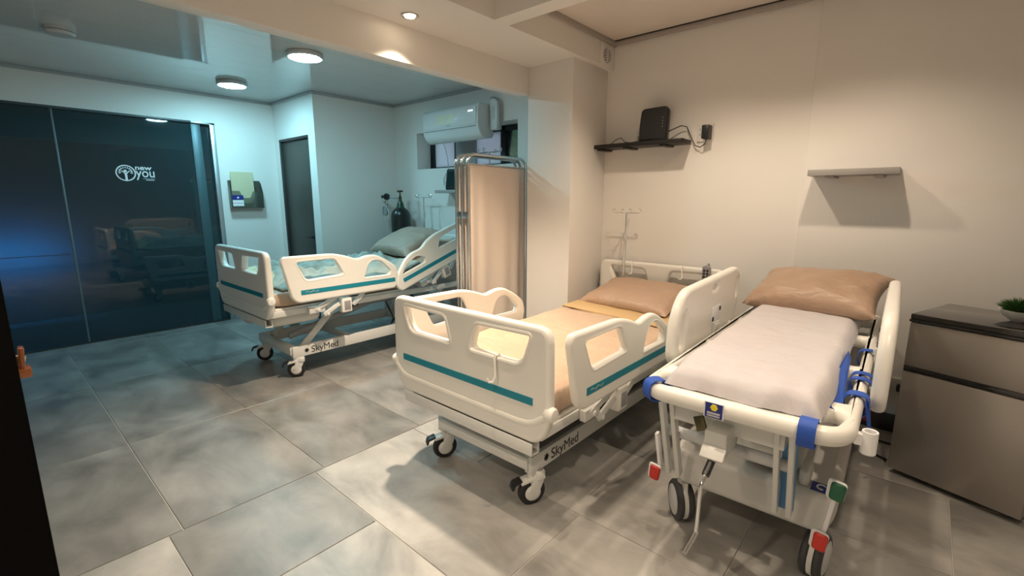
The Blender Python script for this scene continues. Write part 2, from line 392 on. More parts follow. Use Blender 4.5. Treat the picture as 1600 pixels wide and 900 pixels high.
text('lettering', 'new', .062, M_print, d1, 'yz', (ex, 1.094, 1.612), sx=1.25, bold=.0012)
text('lettering', 'you', .122, M_print, d1, 'yz', (ex, 1.098, 1.545), sx=.84, bold=.0008)
MB().box(ex-.0004, ex+.0004, 1.148, 1.246, 1.528, 1.5305).box(ex-.0004, ex+.0004, 1.17, 1.238, 1.514, 1.5195).build('emblem_line', M_print, d1)

# brown door
d2 = setp(bpy.data.objects.new('door_2', None), 'plain dark brown door in the cool bay', None, None, 'structure'); COL.objects.link(d2)
MB().box(-5.63, -4.97, YD+.03, YD+.07, 0.005, 1.975).build('door_leaf', M_door, d2, bev=.002)
fr = MB().box(-5.66, -5.63, YD+.005, YD+.1, 0, 2.0); fr.box(-4.97, -4.945, YD+.005, YD+.1, 0, 2.0); fr.box(-5.66, -4.945, YD+.005, YD+.1, 1.975, 2.0)
fr.build('door_frame', mat('darker_frame', (.03, .028, .026), .45), d2, bev=.002)
h = MB().lathe([(.024, 0), (.024, .012), (.01, .014), (.01, .04)], (-5.02, YD+.03, .93), (0, -1, 0), 16)
h.tube([(-5.02, YD-.005, .93), (-5.06, YD-.012, .928), (-5.12, YD-.012, .925)], .008, 8)
h.build('handle', M_black, d2)

# strip window
wn = setp(bpy.data.objects.new('window_1', None), 'high black framed window with frosted panes behind the air conditioner', None, None, 'structure'); COL.objects.link(wn)
yf = YW+.19
f = MB().box(wx0, wx1, yf, yf+.05, wz0, wz0+.03); f.box(wx0, wx1, yf, yf+.05, wz1-.05, wz1); f.box(wx0, wx0+.07, yf, yf+.05, wz0, wz1); f.box(wx1-.025, wx1, yf, yf+.05, wz0, wz1)
f.build('window_frame', M_darkframe, wn, bev=.003)
for xa, xb in ((-3.99, -3.955), (-3.30, -3.235)):
    MB().box(xa, xb, yf, yf+.05, wz0, wz1).build('mullion', M_darkframe, wn, bev=.003)
MB().box(wx0+.06, -3.985, yf+.02, yf+.026, wz0+.02, wz1-.03).build('pane', M_frost, wn)
MB().box(-3.66, -3.295, yf+.02, yf+.026, wz0+.02, wz1-.03).build('pane', M_frost, wn)
MB().box(-3.24, wx1-.02, yf+.02, yf+.026, wz0+.02, wz1-.03).build('pane', M_clear, wn)
MB().box(-3.96, -3.655, yf-.005, yf+.045, wz0+.005, wz1-.02).build('infill_panel', mat('grey_infill', (.36, .37, .38), .7), wn, bev=.002)
# palm and garden wall outside
struct('wall_garden', MB().box(-6.2, -1.5, 5.4, 5.5, -.1, 3.2), mat('garden_wall', (.06, .10, .05), .9, var=.4, scale=4), label='dark garden wall outside the window')
struct('ground_outside', MB().box(-6.2, -1.5, 3.7, 5.5, -.2, -.1), mat('garden_soil', (.08, .07, .05), .9), label='garden soil outside the window')
pl = thing('palm_plant', 'green palm seen through the clear window pane', 'plant', (-3.80, 4.50, -.05))
MB().tube([(0, 0, 0), (.02, 0, .8), (0, .02, 2.02)], [.06, .05, .04], 10).build('trunk', mat('palm_trunk', (.10, .07, .04), .9), pl)
for i in range(13):
    a = 2*pi*i/13+.2; L = .75+.2*random.random(); up = .45+.5*random.random(); m = MB(); pts = []
    for t in range(9):
        q = t/8; pts.append(Vector((cos(a)*L*q, sin(a)*L*q*.8, 1.98+up*q-.75*q*q)))
    m.tube(pts, [.010-.0009*t for t in range(9)], 5)
    side = Vector((-sin(a), cos(a), 0))
    for t in range(1, 17):
        q = t/17*8; j = int(q); p = pts[j].lerp(pts[min(j+1, 8)], q-j); d = (pts[min(j+1, 8)]-pts[j]).normalized()
        for sg in (-1, 1):
            l = .26*sin(pi*min(1, t/17+.15))+.04; tip = p+(side*sg*.8+d*.75-Vector((0, 0, .25))).normalized()*l
            n_ = d*.017; m.add([p-n_, p+n_, p.lerp(tip, .5)+n_*1.2, tip, p.lerp(tip, .5)-n_*1.2], [(0, 1, 2, 3, 4)])
    m.build('frond', M_palm, pl)

# ================================================================ lamps
def cool_lamp(x, y, label):
    t = thing('ceiling_lamp', label, 'ceiling lamp', (x, y, ZC), group='round cool ceiling lamps')
    MB().lathe([(.118, 0), (.128, -.004), (.130, -.024), (.122, -.034), (.112, -.034)], n=40).build('rim', M_lgrey, t)
    MB().lathe([(.112, -.030), (.112, -.036), (.09, -.040), (.0001, -.042)], n=40).build('diffuser', MATS_COOL, t)
MATS_COOL = emit('cool_lamp_glow', COOL, COOL_E)
cool_lamp(-3.655, 1.81, 'round cool white ceiling lamp nearest the dropped header')
cool_lamp(-5.035, 1.77, 'round cool white ceiling lamp above the glass door end')
M_bulb = emit('warm_lamp_glow', (1.0, .78, .52), 30.0)
def downlight(x, y, z, label, power=1.0, size=130, blend=.7):
    t = thing('downlight', label, 'downlight', (x, y, z), group='recessed warm downlights')
    MB().lathe([(.030, -.001), (.046, -.001), (.048, -.004), (.044, -.007), (.034, -.005), (.030, -.001)], n=28).build('trim_ring', M_steel, t)
    MB().lathe([(.0001, -.002), (.030, -.002), (.027, -.009), (.0001, -.013)], n=24).build('bulb', M_bulb, t)
    L = bpy.data.lights.new('downlight_beam', 'SPOT'); L.energy = SPOT_W*power; L.color = WARM; L.spot_size = R(size); L.spot_blend = blend; L.shadow_soft_size = .03
    lo = bpy.data.objects.new('downlight_beam', L); COL.objects.link(lo); lo.parent = t; lo.location = (0, 0, -.05)
downlight(-2.25, 1.72, ZS, 'small warm downlight in the soffit beside the header', 3.0, 104, 1.0)
downlight(-2.25, .1, ZS, 'warm downlight at the near end of the soffit', .3, 100, 1.0)
downlight(-1.12, 2.52, ZT, 'warm downlight in the tray above the near bed', .45)
downlight(-.38, 2.52, ZT, 'warm downlight in the tray above the stretcher', .42)
downlight(-1.05, 1.15, ZT, 'warm downlight in the middle tray over the tiled floor', .75, 112, 1.0)
downlight(.25, 1.15, ZT, 'warm downlight in the middle tray at the right side', .7, 116, 1.0)
downlight(-1.0, -.7, ZT, 'added warm fill downlight behind the viewer on the left', 1.9, 122, 1.0)  # unseen lamp, added to brighten the front of the near bed
downlight(.5, -.7, ZT, 'added warm fill downlight behind the viewer on the right', .9, 108, 1.0)  # second unseen lamp, added as fill to lift the shadows
# blue strip lamp in the corridor beyond the glass, washing the wall behind it
t = thing('led_strip_lamp', 'blue led strip glowing in the corridor beyond the dark glass', 'led strip', (-6.98, .1, .74))
MB().box(-.0, .012, -.55, .55, -.004, .004).build('housing', mat('led_housing', (.02, .06, .12), .5), t)
L = bpy.data.lights.new('led_wash', 'AREA'); L.shape = 'RECTANGLE'; L.size = 1.0; L.size_y = .03; L.energy = BLUE_W; L.color = (.02, .42, .95)
lo = bpy.data.objects.new('led_wash', L); COL.objects.link(lo); lo.parent = t; lo.location = (-.006, 0, 0)
lo.rotation_euler = Matrix(((0, 0, 1), (1, 0, 0), (0, 1, 0))).to_euler()

# ================================================================ soft goods
def pillow_mesh(w, l, h, seed, n=30, wr=.012):
    m = MB(); V = []
    def pt(u, v, sgn):
        x = w*u*(1-.07*(1-v*v)**1.5); y = l*v*(1-.07*(1-u*u)**1.5)
        e = max(0, (1-abs(u)**2.6))*max(0, (1-abs(v)**2.6))
        z = h*(e**.42)
        rim = (abs(u)**3+abs(v)**3)
        z += wr*min(1, e*6)*(nz(u*2.6+seed, v*2.6, sgn*3)+.8*rim*nz(u*7+seed, v*7, sgn))
        return (x, y, z*(1 if sgn > 0 else -.75))
    k = n+1
    for sgn in (1, -1):
        b0 = len(V)
        for i in range(k):
            for j in range(k): V.append(pt(-1+2*i/n, -1+2*j/n, sgn))
        F = []
        for i in range(n):
            for j in range(n):
                q = (b0+i*k+j, b0+(i+1)*k+j, b0+(i+1)*k+j+1, b0+i*k+j+1)
                F.append(q if sgn > 0 else q[::-1])
        if sgn > 0: F1 = F
        else: F1 = F1+F
    return m.add(V, F1)
def sheet_grid(fn, nu, nv, th):
    """closed thin cloth from fn(u,v)->point, u,v in 0..1"""
    m = MB(); V = [Vector(fn(i/nu, j/nv)) for i in range(nu+1) for j in range(nv+1)]; k = nv+1
    Bm = [p-Vector((0, 0, th)) for p in V]; N = len(V); F = []
    for i in range(nu):
        for j in range(nv):
            q = (i*k+j, (i+1)*k+j, (i+1)*k+j+1, i*k+j+1); F.append(q); F.append(tuple(N+a for a in q[::-1]))
    for i in range(nu):
        for j in (0, nv): q = (i*k+j, (i+1)*k+j, N+(i+1)*k+j, N+i*k+j); F.append(q)
    for j in range(nv):
        for i in (0, nu): q = (i*k+j, i*k+j+1, N+i*k+j+1, N+i*k+j); F.append(q)
    return m.add(V+Bm, F)

# ================================================================ hospital beds
HY, HZ = 1.10, .46                                     # backrest hinge
FOOT = [(-.485,.868,.06),(.485,.868,.06),(.49,.56,.02),(.492,.50,.06),(.462,.425,.05),(.415,.388,.04),(-.415,.388,.04),(-.462,.425,.05),(-.492,.50,.06),(-.49,.56,.02)]
def foot_window(s):
    q = [(.392,.824,.025),(.104,.818,.025),(.066,.708,.03),(.346,.708,.045)]
    q = [(a*s, b_, r) for a, b_, r in q]
    return q if s > 0 else q[::-1]
RAIL_F = [(.066,.80,.03),(.085,.832,.04),(.45,.828,.06),(.56,.800,.05),(.64,.768,.06),(.715,.790,.05),(.80,.792,.05),(.90,.745,.06),(1.0,.675,.05),(1.012,.60,.03),(.985,.497,.03),(.17,.493,.06),(.125,.53,.05)]
WIN_F1 = [(.172,.783,.03),(.452,.786,.03),(.522,.668,.03),(.238,.655,.03)]
WIN_F2 = [(.694,.618,.02),(.745,.735,.05),(.84,.742,.05),(.94,.655,.03),(.925,.618,.02)]
RAIL_H = [(1.035,.475,.04),(1.008,.55,.04),(1.06,.63,.05),(1.17,.715,.06),(1.255,.742,.04),(1.36,.735,.05),(1.43,.775,.05),(1.53,.797,.05),(1.89,.797,.06),(1.935,.74,.05),(1.905,.53,.05),(1.84,.478,.05)]
WIN_H1 = [(1.10,.605,.02),(1.165,.672,.04),(1.30,.695,.05),(1.375,.645,.03),(1.355,.605,.02)]
WIN_H2 = [(1.535,.662,.03),(1.59,.745,.03),(1.845,.752,.03),(1.80,.655,.03)]
def bez_j(p, s=1.0):     # a small J hook hanging at p on the -y side
    x, y, z = p
    return [(x, y+.02, z), (x, y-.006, z+.002), (x, y-.012, z-.01), (x+.004, y-.014, z-.05*s), (x+.01, y-.018, z-.09*s), (x+.008, y-.03, z-.112*s), (x-.002, y-.042, z-.112*s), (x-.008, y-.048, z-.095*s)]
def caster(parent, x, y, ang, zt=.16):
    c, s_ = cos(R(ang)), sin(R(ang)); A = Vector((c, s_, 0)); D = Vector((s_, -c, 0))     # axle, trailing direction
    r = .0625; P0 = Vector((x, y, r))
    t = setp(bpy.data.objects.new('caster', None)); COL.objects.link(t); t.parent = parent
    MB().lathe([(.034, -.015), (.052, -.016), (.0625, -.008), (.0625, .008), (.052, .016), (.034, .015), (.034, -.015)], P0, A, 28).build('tyre', M_tire, t)
    up = Vector((0, 0, 1))
    m = MB()
    for sg in (-1, 1):
        m.lathe([(.001, sg*.0165), (.036, sg*.0165), (.038, sg*.022), (.022, sg*.026), (.001, sg*.027)], P0, A, 22)
        m.bar(P0+A*sg*.022+Vector((0, 0, -.005)), P0+A*sg*.016-D*.036+up*.075, .012, .052)
    m.bar(P0-D*.018+up*.068, P0-D*.055+up*.075, .055, .026)
    m.bar(P0+D*.056+up*.052, P0-D*.02+up*.070, .05, .014)
    m.lathe([(.026, .055), (.028, .085), (.022, .095), (.017, .097), (.017, zt-r)], P0-D*.036, (0, 0, 1), 18)
    m.build('fork', M_wmetal, t, bev=.003)
    p = MB(); p.bar(P0+D*.05+up*.064, P0+D*.088+up*.052, .044, .012); p.bar(P0+D*.086+up*.054, P0+D*.094+up*.028, .044, .010)
    p.build('brake_pedal', M_black, t, bev=.003)
    return t
def end_board(parent, U, y, name, hooks):
    b_ = panel(name, fillet(FOOT, .03), [fillet(foot_window(1)), fillet(foot_window(-1))], .046, .017, M_white, parent, 'xz', (0, y, 0), U)
    for s in (1, -1):     # raised rim around each window
        q = fillet(foot_window(s)); cx = sum(a for a, _ in q)/len(q); cz = sum(c for _, c in q)/len(q)
        MB().tube([(cx+(a-cx)*1.09, y-.019, cz+(c-cz)*1.2) for a, c in q], .010, 8, True, up=(0, 1, 0), sy=.8).build('window_rim', M_white, b_, U)
    g = MB()
    rp_ = [(-.475,.515),(-.45,.495),(-.42,.474),(-.38,.465),(-.2,.463),(.2,.463),(.33,.464),(.39,.470),(.425,.486),(.455,.507),(.475,.52)]
    g.tube([(a, y-.018, c) for a, c in rp_], .016, 10, up=(0, 1, 0), sy=.75)
    g.build('ridge', M_white, b_, U)
    MB().box(-.412, .412, y-.0255, y-.0225, .551, .582).build('stripe', M_teal, b_, U)
    for s in (-1, 1):
        MB().lathe([(.012, -.004), (.026, 0), (.030, .006), (.030, .028), (.024, .038), (.008, .041)], (s*.468, y-.006, .532), (s, 0, 0), 20).build('bumper', M_white, b_, U)
    for hx, hz, k in hooks:
        MB().tube(bez_j((hx, y-.024, hz), k), .0052, 8).build('hook', M_white, b_, U)
    return b_
def hospital_bed(label, loc, dy, dz, ang, hooks_head, hooks_foot, white_tray, sheet_mat, seed, lowered=()):
    t = thing('hospital_bed', label, 'hospital bed', loc, group='matching hospital beds')
    U = Matrix.Translation((0, dy, dz))
    H = Matrix.Translation((0, HY, HZ)); B = U @ H @ Matrix.Rotation(R(ang), 4, 'X') @ H.inverted()
    # wheeled base
    f = MB()
    for s in (-1, 1): f.box(s*.272, s*.312, .10, 1.86, .155, .238)
    for y in (.10, 1.82): f.box(-.296, .296, y-.012, y+.048, .175, .233)
    for s in (-1, 1):
        for y in (.125, 1.84): f.lathe([(.0185, .10), (.0185, .236)], (s*.292, y, 0), (0, 0, 1), 16)
    f.box(-.30, .30, .60, .64, .165, .215); f.box(-.30, .30, 1.30, 1.34, .165, .215)
    base = f.build('base_frame', M_wmetal, t, bev=.004)
    for sx_, y, a in ((-.292, .125, -28), (.292, .125, -28), (-.292, 1.84, 30), (.292, 1.84, 15)): caster(t, sx_-sin(R(a))*.036*0, y, a, .15)
    text('lettering', 'SkyMed', .072, M_ink, base, 'yz', (.3130, .240, .172))
    st = MB()
    for i in range(8):
        a = i*pi/4; st.bar((.3132, .205, .197), (.3132, .205+.017*cos(a), .197+.017*sin(a)), .006, .002, (1, 0, 0))
    st.build('star_mark', M_ink, base)
    # lifting arms, actuators
    for s in (-1, 1):
        MB().bar((s*.255, .20, .215), (s*.30, .56+dy, .395+dz), .018, .05).tube([(s*.235, .20, .215), (s*.278, .20, .215)], .016, 12).build('lift_arm', M_wmetal, t, bev=.003)
        MB().bar((s*.255, 1.36, .215), (s*.30, 1.66+dy, .395+dz), .018, .05).build('lift_arm', M_wmetal, t, bev=.003)
    MB().box(-.30, .30, .545+dy, .585+dy, .375+dz, .415+dz).tube([(-.1, .25, .215), (-.02, 1.0, .30+dz)], .028, 12).build('actuator', M_lgrey, t, bev=.004)
    MB().box(-.12, .12, .86+dy, 1.2+dy, .30+dz, .39+dz).build('motor_box', M_grey, t, bev=.01)
    if dz < .05: MB().box(.262, .318, .13+dy, 1.45+dy, .262+dz*.6, .308+dz*.6).box(-.318, -.262, .13+dy, 1.45+dy, .262+dz*.6, .308+dz*.6).build('buffer_bar', M_black, t, bev=.003)
    MB().tube([(.05, 1.15+dy, .36+dz), (.16, 1.10, .26), (.22, 1.02, .20), (.27, 1.0, .24), (.28, 1.08, .34), (.24, 1.18, .38+dz)], .006, 8).build('cable', M_black, t)
    # upper frame
    f = MB()
    for s in (-1, 1): f.box(s*.40, s*.44, .0, 1.99, .40, .445)
    for y in (.03, .55, 1.10, 1.50, 1.95): f.box(-.43, .43, y-.02, y+.02, .402, .44)
    f.build('bed_frame', M_wmetal, t, U, bev=.004)
    c = MB().box(-.41, .41, -.022, .026, .335, .342); c.box(-.41, .41, -.026, -.018, .335, .388); c.box(-.41, .41, .018, .026, .335, .388)
    c.build('end_channel', M_wmetal, t, U, bev=.002)
    if white_tray:
        MB().box(-.33, .33, .05, .42, .30, .40).build('undertray', M_white, t, U, bev=.045, seg=4)
    # mattress platform boards
    MB().box(-.43, .43, .04, 1.08, .445, .46).build('deck_board', M_white, t, U, bev=.004)
    MB().box(-.43, .43, 1.12, 1.93, .445, .46).build('deck_board', M_white, t, B, bev=.004)
    end_board(t, U, 0.0, 'foot_board', hooks_foot)
    end_board(t, U @ Matrix.Translation((0, 1.99, 0)) @ Matrix.Rotation(pi, 4, 'Z') @ Matrix.Translation((0, 0, 0)), 0.0, 'head_board', [])
    hb = [o for o in t.children if o.name.startswith('head_board')][0]
    for hx in hooks_head:
        MB().tube(bez_j((hx, 1.965, .862), .75), .0052, 8).build('hook', M_white, hb, U)
    # side rails
    for s in (-1, 1):
        for nm, out, wins, st_, T, hy in (('side_rail', RAIL_F, (WIN_F1, WIN_F2), (.19, .975, .553, .586), U, .50), ('side_rail', RAIL_H, (WIN_H1, WIN_H2), (1.09, 1.86, .540, .574), B, 1.52)):
            x = s*.502
            if (s, 'F' if hy < 1 else 'H') in lowered: T = Matrix.Translation((-s*.012, 0, -.325)) @ U
            r_ = panel(nm, fillet(out, .03), [fillet(q) for q in wins], .036, .014, M_white, t, 'yz', (x, 0, 0), T)
            for q0 in wins:
                q = fillet(q0); cy = sum(a for a, _ in q)/len(q); cz = sum(c_ for _, c_ in q)/len(q)
                MB().tube([(x+s*.013, cy+(a-cy)*1.09, cz+(c_-cz)*1.18) for a, c_ in q], .007, 8, True, up=(1, 0, 0)).build('window_rim', M_white, r_, T)
            MB().box(x+s*.0175, x+s*.0198, *st_[:2], *st_[2:]).build('stripe', M_teal, r_, T)
            if s > 0 and hy < 1:
                MB().tube([(x+.0202, st_[0]+.03+.014*k_, st_[2]+.0165+.006*sin(k_*1.9)) for k_ in range(8)], .0016, 6).build('stripe_mark', M_lgrey, r_, T)
            # drop mechanism
            z0 = .355
            h = MB().box(s*.452, s*.505, hy, hy+.085, z0+.01, z0+.125)
            h.build('latch_housing', M_white, t, T, bev=.010, seg=3)
            MB().box(s*.505, s*.5075, hy+.02, hy+.07, z0+.03, z0+.10).build('latch_plate', M_grey, t, T, bev=.001)
            a_ = MB().bar((s*.47, hy-.20, .42), (s*.49, hy-.02, .50), .016, .03); a_.bar((s*.47, hy-.13, .37), (s*.485, hy-.01, .44), .014, .03)
            a_.box(s*.445, s*.475, hy-.24, hy-.12, .395, .445); a_.lathe([(.014, 0), (.014, .01)], (s*.475, hy-.17, .415), (s, 0, 0), 12); a_.lathe([(.012, 0), (.012, .01)], (s*.475, hy-.10, .372), (s, 0, 0), 12)
            a_.build('rail_linkage', M_wmetal, t, U if T != B else B, bev=.002)
            MB().bar((s*.47, hy+.11, .41), (s*.49, hy+.20, .50), .016, .03).build('rail_linkage', M_wmetal, t, U if T != B else B, bev=.002)
    # mattress wrapped in its sheet
    N, K = 64, 40; V = []; F = []
    for i in range(N+1):
        y = .035+1.89*i/N
        w_ = sstep(1.03, 1.17, y)
        end = min(1, min(i, N-i)/3)
        for k in range(K):
            a = 2*pi*k/K; ca, sa = cos(a), sin(a)
            ex_ = .22
            x = .432*math.copysign(abs(ca)**ex_, ca); z = .524+.062*math.copysign(abs(sa)**ex_, sa)
            q = .90+.10*sin(end*pi/2); x *= .985+.015*end; z = .524+(z-.524)*(.72+.28*sin(end*pi/2))
            if sa > 0: z += .010*nz(x*5+seed, y*5, 1)+.005*nz(x*14+seed, y*9, 2)
            x += .006*nz(y*9+seed, z*12, 4)
            p = Vector((x, y, z)); V.append((U @ p).lerp(B @ p, w_))
    for i in range(N):
        for k in range(K): F.append((i*K+k, i*K+(k+1) % K, (i+1)*K+(k+1) % K, (i+1)*K+k))
    F += [tuple(range(K))[::-1], tuple(range(N*K, (N+1)*K))]
    mt = MB().add(V, F).build('mattress', sheet_mat, t, smooth=60)
    mt['label'] = 'mattress wrapped in tan satin sheet'
    return t, U, B
B1 = (-1.465, 1.35, 0); B2 = (-3.766, 1.35, 0)
bed1, U1, BB1 = hospital_bed('near hospital bed, lying flat, made with a tan satin sheet', B1, 0, 0, 0, [-.20, .19], [(.222, .712, .92)], False, M_tan, 3.1, ((-1, 'H'),))
bed2, U2, BB2 = hospital_bed('far hospital bed with raised backrest and rumpled grey-green blanket', B2, -.085, .117, 19, [-.2, .2], [], True, M_tan, 9.4, ((-1, 'F'), (-1, 'H')))

# turned-down sheet on the near bed
def fold(u, v):
    x = -.442+.884*u; y = 1.36-.02*u+.27*v-.10*u*(1-v)
    drop = -.05*max(0, (abs(x)-.42)/.022)
    return (x+B1[0], y+B1[1], .598+drop+.004*nz(x*8, y*8)+.004*sin(v*pi))
setp(sheet_grid(fold, 36, 14, .008).build('folded_sheet', M_gold, smooth=60), 'golden turned-down sheet edge below the pillow on the near bed', 'sheet')
def crumpled(u, v):
    x = -.42+.84*u; y = .10+1.27*v
    T = U2 @ Vector((x, y, .592)); T2 = BB2 @ Vector((x, y, .592)); p = T.lerp(T2, sstep(1.03, 1.17, y))
    e = min(1, 8*min(u, 1-u, v, 1-v))
    r = (1-abs(nz(x*3.6+2, y*3.6+nz(x*2, y*2, 3)))*2.2)*.06+(1-2*abs(nz(x*8+nz(y*5, x*5, 2), y*8, 5)))*.045+.012*nz(x*25, y*25, 4)
    return (p.x+B2[0], p.y+B2[1], p.z+.006+r*e+.02*e+.012*nz(x*20, y*20))
setp(sheet_grid(crumpled, 70, 96, .009).build('rumpled_blanket', M_blanket, smooth=70), 'rumpled pale grey-green blanket bunched up on the far bed', 'blanket')
def towel(u, v):
    x = -.36+.5*u; y = .055+.16*v; p = U2 @ Vector((x, y, .64)); e = min(1, 6*min(u, 1-u, v, 1-v))
    return (p.x+B2[0], p.y+B2[1], p.z+.035*e+.05*abs(nz(x*9, y*9, 8))*e-.03*(1-e))
setp(sheet_grid(towel, 30, 14, .014).build('towel', M_cream, smooth=70), 'cream towel lying at the foot of the far bed', 'towel')
def pillow(name, label, w, l, h, loc, rot, m, seed):
    o = pillow_mesh(w, l, h, seed).build(name, m, smooth=70)
    o.location = loc; o.rotation_euler = rot
    return setp(o, label, 'pillow')
pillow('pillow', 'tan satin pillow propped against the near bed head board', .36, .22, .075, (-1.485, 3.045, .668), (R(16), R(-1), R(-8)), M_pillow, 1.7)
p2 = BB2 @ Vector((-.03, 1.60, .665))
pillow('pillow', 'taupe pillow on the raised backrest of the far bed', .35, .24, .095, (p2.x+B2[0], p2.y+B2[1], p2.z), (R(24), 0, R(-6)), M_gpillow, 5.2)

# hand control hanging on the near head board
t = thing('hand_control', 'grey bed hand control hooked on the near head board', 'remote control', (-1.10, 3.335, .70))
panel('casing', fillet([(-.026, .0, .02), (.026, .0, .02), (.028, .19, .02), (-.028, .19, .02)]), [], .026, .008, M_grey, t, 'xz', (0, -.03, 0))
for i in range(6):
    for s in (-1, 1): MB().box(s*.011-.007, s*.011+.007, -.046, -.0425, .04+.022*i, .054+.022*i).build('button', M_black, t, bev=.001)
MB().tube(arc((0, .01), .02, -10, 190, 8, 'yz', 0)[:8], .006, 8).build('clip', M_grey, t, Matrix.Translation((0, -.005, .17)))
MB().tube([(0, -.03, .0), (0, -.028, -.05), (.03, -.02, -.12), (.06, -.02, -.2)], .004, 8).build('cable', M_black, t)

# iv poles
def iv_pole(label, x, y, z0, z1, floor_stand=False, span=.105):
    t = thing('iv_pole', label, 'iv pole', (x, y, z0), group='chrome iv poles')
    h = z1-z0
    MB().tube([(0, 0, 0), (0, 0, h*.72)], .009, 12).build('outer_tube', M_chrome, t)
    MB().tube([(0, 0, h*.70), (0, 0, h-.005)], .0065, 12).build('inner_tube', M_chrome, t)
    MB().lathe([(.012, -.03), (.014, -.02), (.014, .02), (.011, .03)], (0, 0, h*.76), n=14).build('height_clamp', M_lgrey, t)
    for ang in (0, 90):
        c, s = cos(R(ang)), sin(R(ang)); sp = span if ang == 0 else span*.55
        pts = []
        for a in range(9): q = R(200-a*36); pts.append((-(sp-.0)-.012+.014*cos(q)*1.0, .012+.014*sin(q)))
        pts = [(-sp-.014*sin(R(30*k)), .014-.014*cos(R(30*k))) for k in range(8, -1, -1)]
        pts += [(sp+.014*sin(R(30*k)), .014-.014*cos(R(30*k))) for k in range(0, 9)]
        MB().tube([(a*c, a*s, h-.004+b_) for a, b_ in pts], .0042, 8).build('hook_bar', M_chrome, t)
    if floor_stand:
        for i in range(5):
            a = 2*pi*i/5+.3
            MB().tube([(0, 0, .10), (.12*cos(a), .12*sin(a), .07), (.27*cos(a), .27*sin(a), .055)], .011, 8).build('leg', M_chrome, t)
            MB().lathe([(.01, -.01), (.025, -.009), (.025, .009), (.01, .01)], (.27*cos(a), .27*sin(a), .025), (-sin(a), cos(a), 0), 14).build('wheel', M_tire, t)
    return t
iv_pole('chrome iv pole rising behind the pillow of the near bed', -1.72, 3.285, .445, 1.245)
iv_pole('chrome iv pole beside the oxygen cylinder at the far bed head', -4.125, 3.255, .56, 1.365, span=.12)
iv_pole('tall chrome iv stand half hidden behind the folding screen', -2.98, 3.10, .0, 1.755, True, span=.13)

# ================================================================ stretcher
st = thing('stretcher', 'white patient stretcher with blue straps and coloured brake pedals', 'stretcher', (-.386, 1.48, 0), R(1.5))
SW, SL, SZ = .318, 1.86, .672
ho = [[(-.282,.16,.02),(-.262,.062,.03),(-.205,.055,.02),(-.215,.12,.03),(-.245,.20,.02)]]
ho.append([(-a, b_, r) for a, b_, r in ho[0]][::-1])
for y0_, y1_ in ((.27, .66), (.72, 1.2), (1.26, 1.66)):
    ho.append([(-.278, y0_, .02), (-.278, y1_, .02), (-.225, y1_, .02), (-.225, y0_, .02)]); ho.append([(.278, y0_, .02), (.225, y0_, .02), (.225, y1_, .02), (.278, y1_, .02)])
panel('deck_frame', fillet([(-SW, 0, .12), (SW, 0, .12), (SW, SL, .10), (-SW, SL, .10)], .1, 9), [fillet(q) for q in ho], .056, .024, M_white, st, 'xy', (0, 0, SZ))
MB().box(-.235, .235, .10, 1.75, SZ+.012, SZ+.032).build('deck_board', M_lgrey, st, bev=.004)
# sheeted mattress with gathered corners
def mat_pt(u, v, top):
    x = -.240+.48*u; y = .045+1.66*v
    e = min(u, 1-u)*.48; g = min(v, 1-v)*1.66
    r = 1-max(0, 1-e/.045)**2*.9; q = 1-max(0, 1-g/.05)**2*.9
    k = min(r, q)
    z = SZ+.035+.062*k if top else SZ+.033
    wv = .0
    if top:
        z += .006*nz(x*6, y*5, 2)*k+.004*nz(x*16+y*6, y*10, 3)*k
        fr_ = sstep(.35, .0, y)
        z += .006*fr_*nz(x*22, y*9, 6); z -= .012*sstep(.16, .0, y)
    x *= 1+.03*(1-sstep(0, .25, y))*(-1)+.02*nz(y*5, 0, 9)
    y += .012*nz(x*9, 0, 4)*(1-sstep(0, .3, v))
    return (x, y, z)
nu, nv = 40, 90; V = []; F = []
for top in (1, 0):
    for i in range(nu+1):
        for j in range(nv+1): V.append(mat_pt(i/nu, j/nv, top))
kk = nv+1; NN = (nu+1)*kk
for i in range(nu):
    for j in range(nv):
        q = (i*kk+j, (i+1)*kk+j, (i+1)*kk+j+1, i*kk+j+1); F += [q, tuple(NN+a for a in q[::-1])]
for i in range(nu):
    for j in (0, nv): F.append((i*kk+j, (i+1)*kk+j, NN+(i+1)*kk+j, NN+i*kk+j))
for j in range(nv):
    for i in (0, nu): F.append((i*kk+j, i*kk+j+1, NN+i*kk+j+1, NN+i*kk+j))
o = MB().add(V, F).build('mattress', M_sheet, st, smooth=60); o['label'] = 'mattress in a white cotton sheet'
def strap_loop(p, d, w=.05, a=.036, b_=.036):
    d = Vector(d).normalized(); s = Vector((-d.y, d.x, 0)); P = Vector(p); V = []; F = []; n = 20
    for k_, off in enumerate((-w/2, w/2)):
        for q in (1.0, .92):
            for i in range(n):
                t_ = 2*pi*i/n; V.append(P+d*off+s*(a*q*math.copysign(abs(cos(t_))**.7, cos(t_)))+Vector((0, 0, b_*q*math.copysign(abs(sin(t_))**.7, sin(t_)))))
    for i in range(n):
        j = (i+1) % n
        F += [(i, j, 2*n+j, 2*n+i), (n+j, n+i, 3*n+i, 3*n+j), (j, i, n+i, n+j), (2*n+i, 2*n+j, 3*n+j, 3*n+i)]
    return MB().add(V, F)
strap_loop((-.262, .05, SZ), (1, -.75, 0), .045, .040, .040).build('strap', M_blue, st)
strap_loop((.205, .026, SZ), (1, .0, 0), .045, .040, .042).build('strap', M_blue, st)
for y, w_ in ((.36, .045), (.53, .034), (.60, .036), (.95, .04)):
    strap_loop((.297, y, SZ), (0, 1, 0), w_, .036, .038).build('strap', M_blue, st)
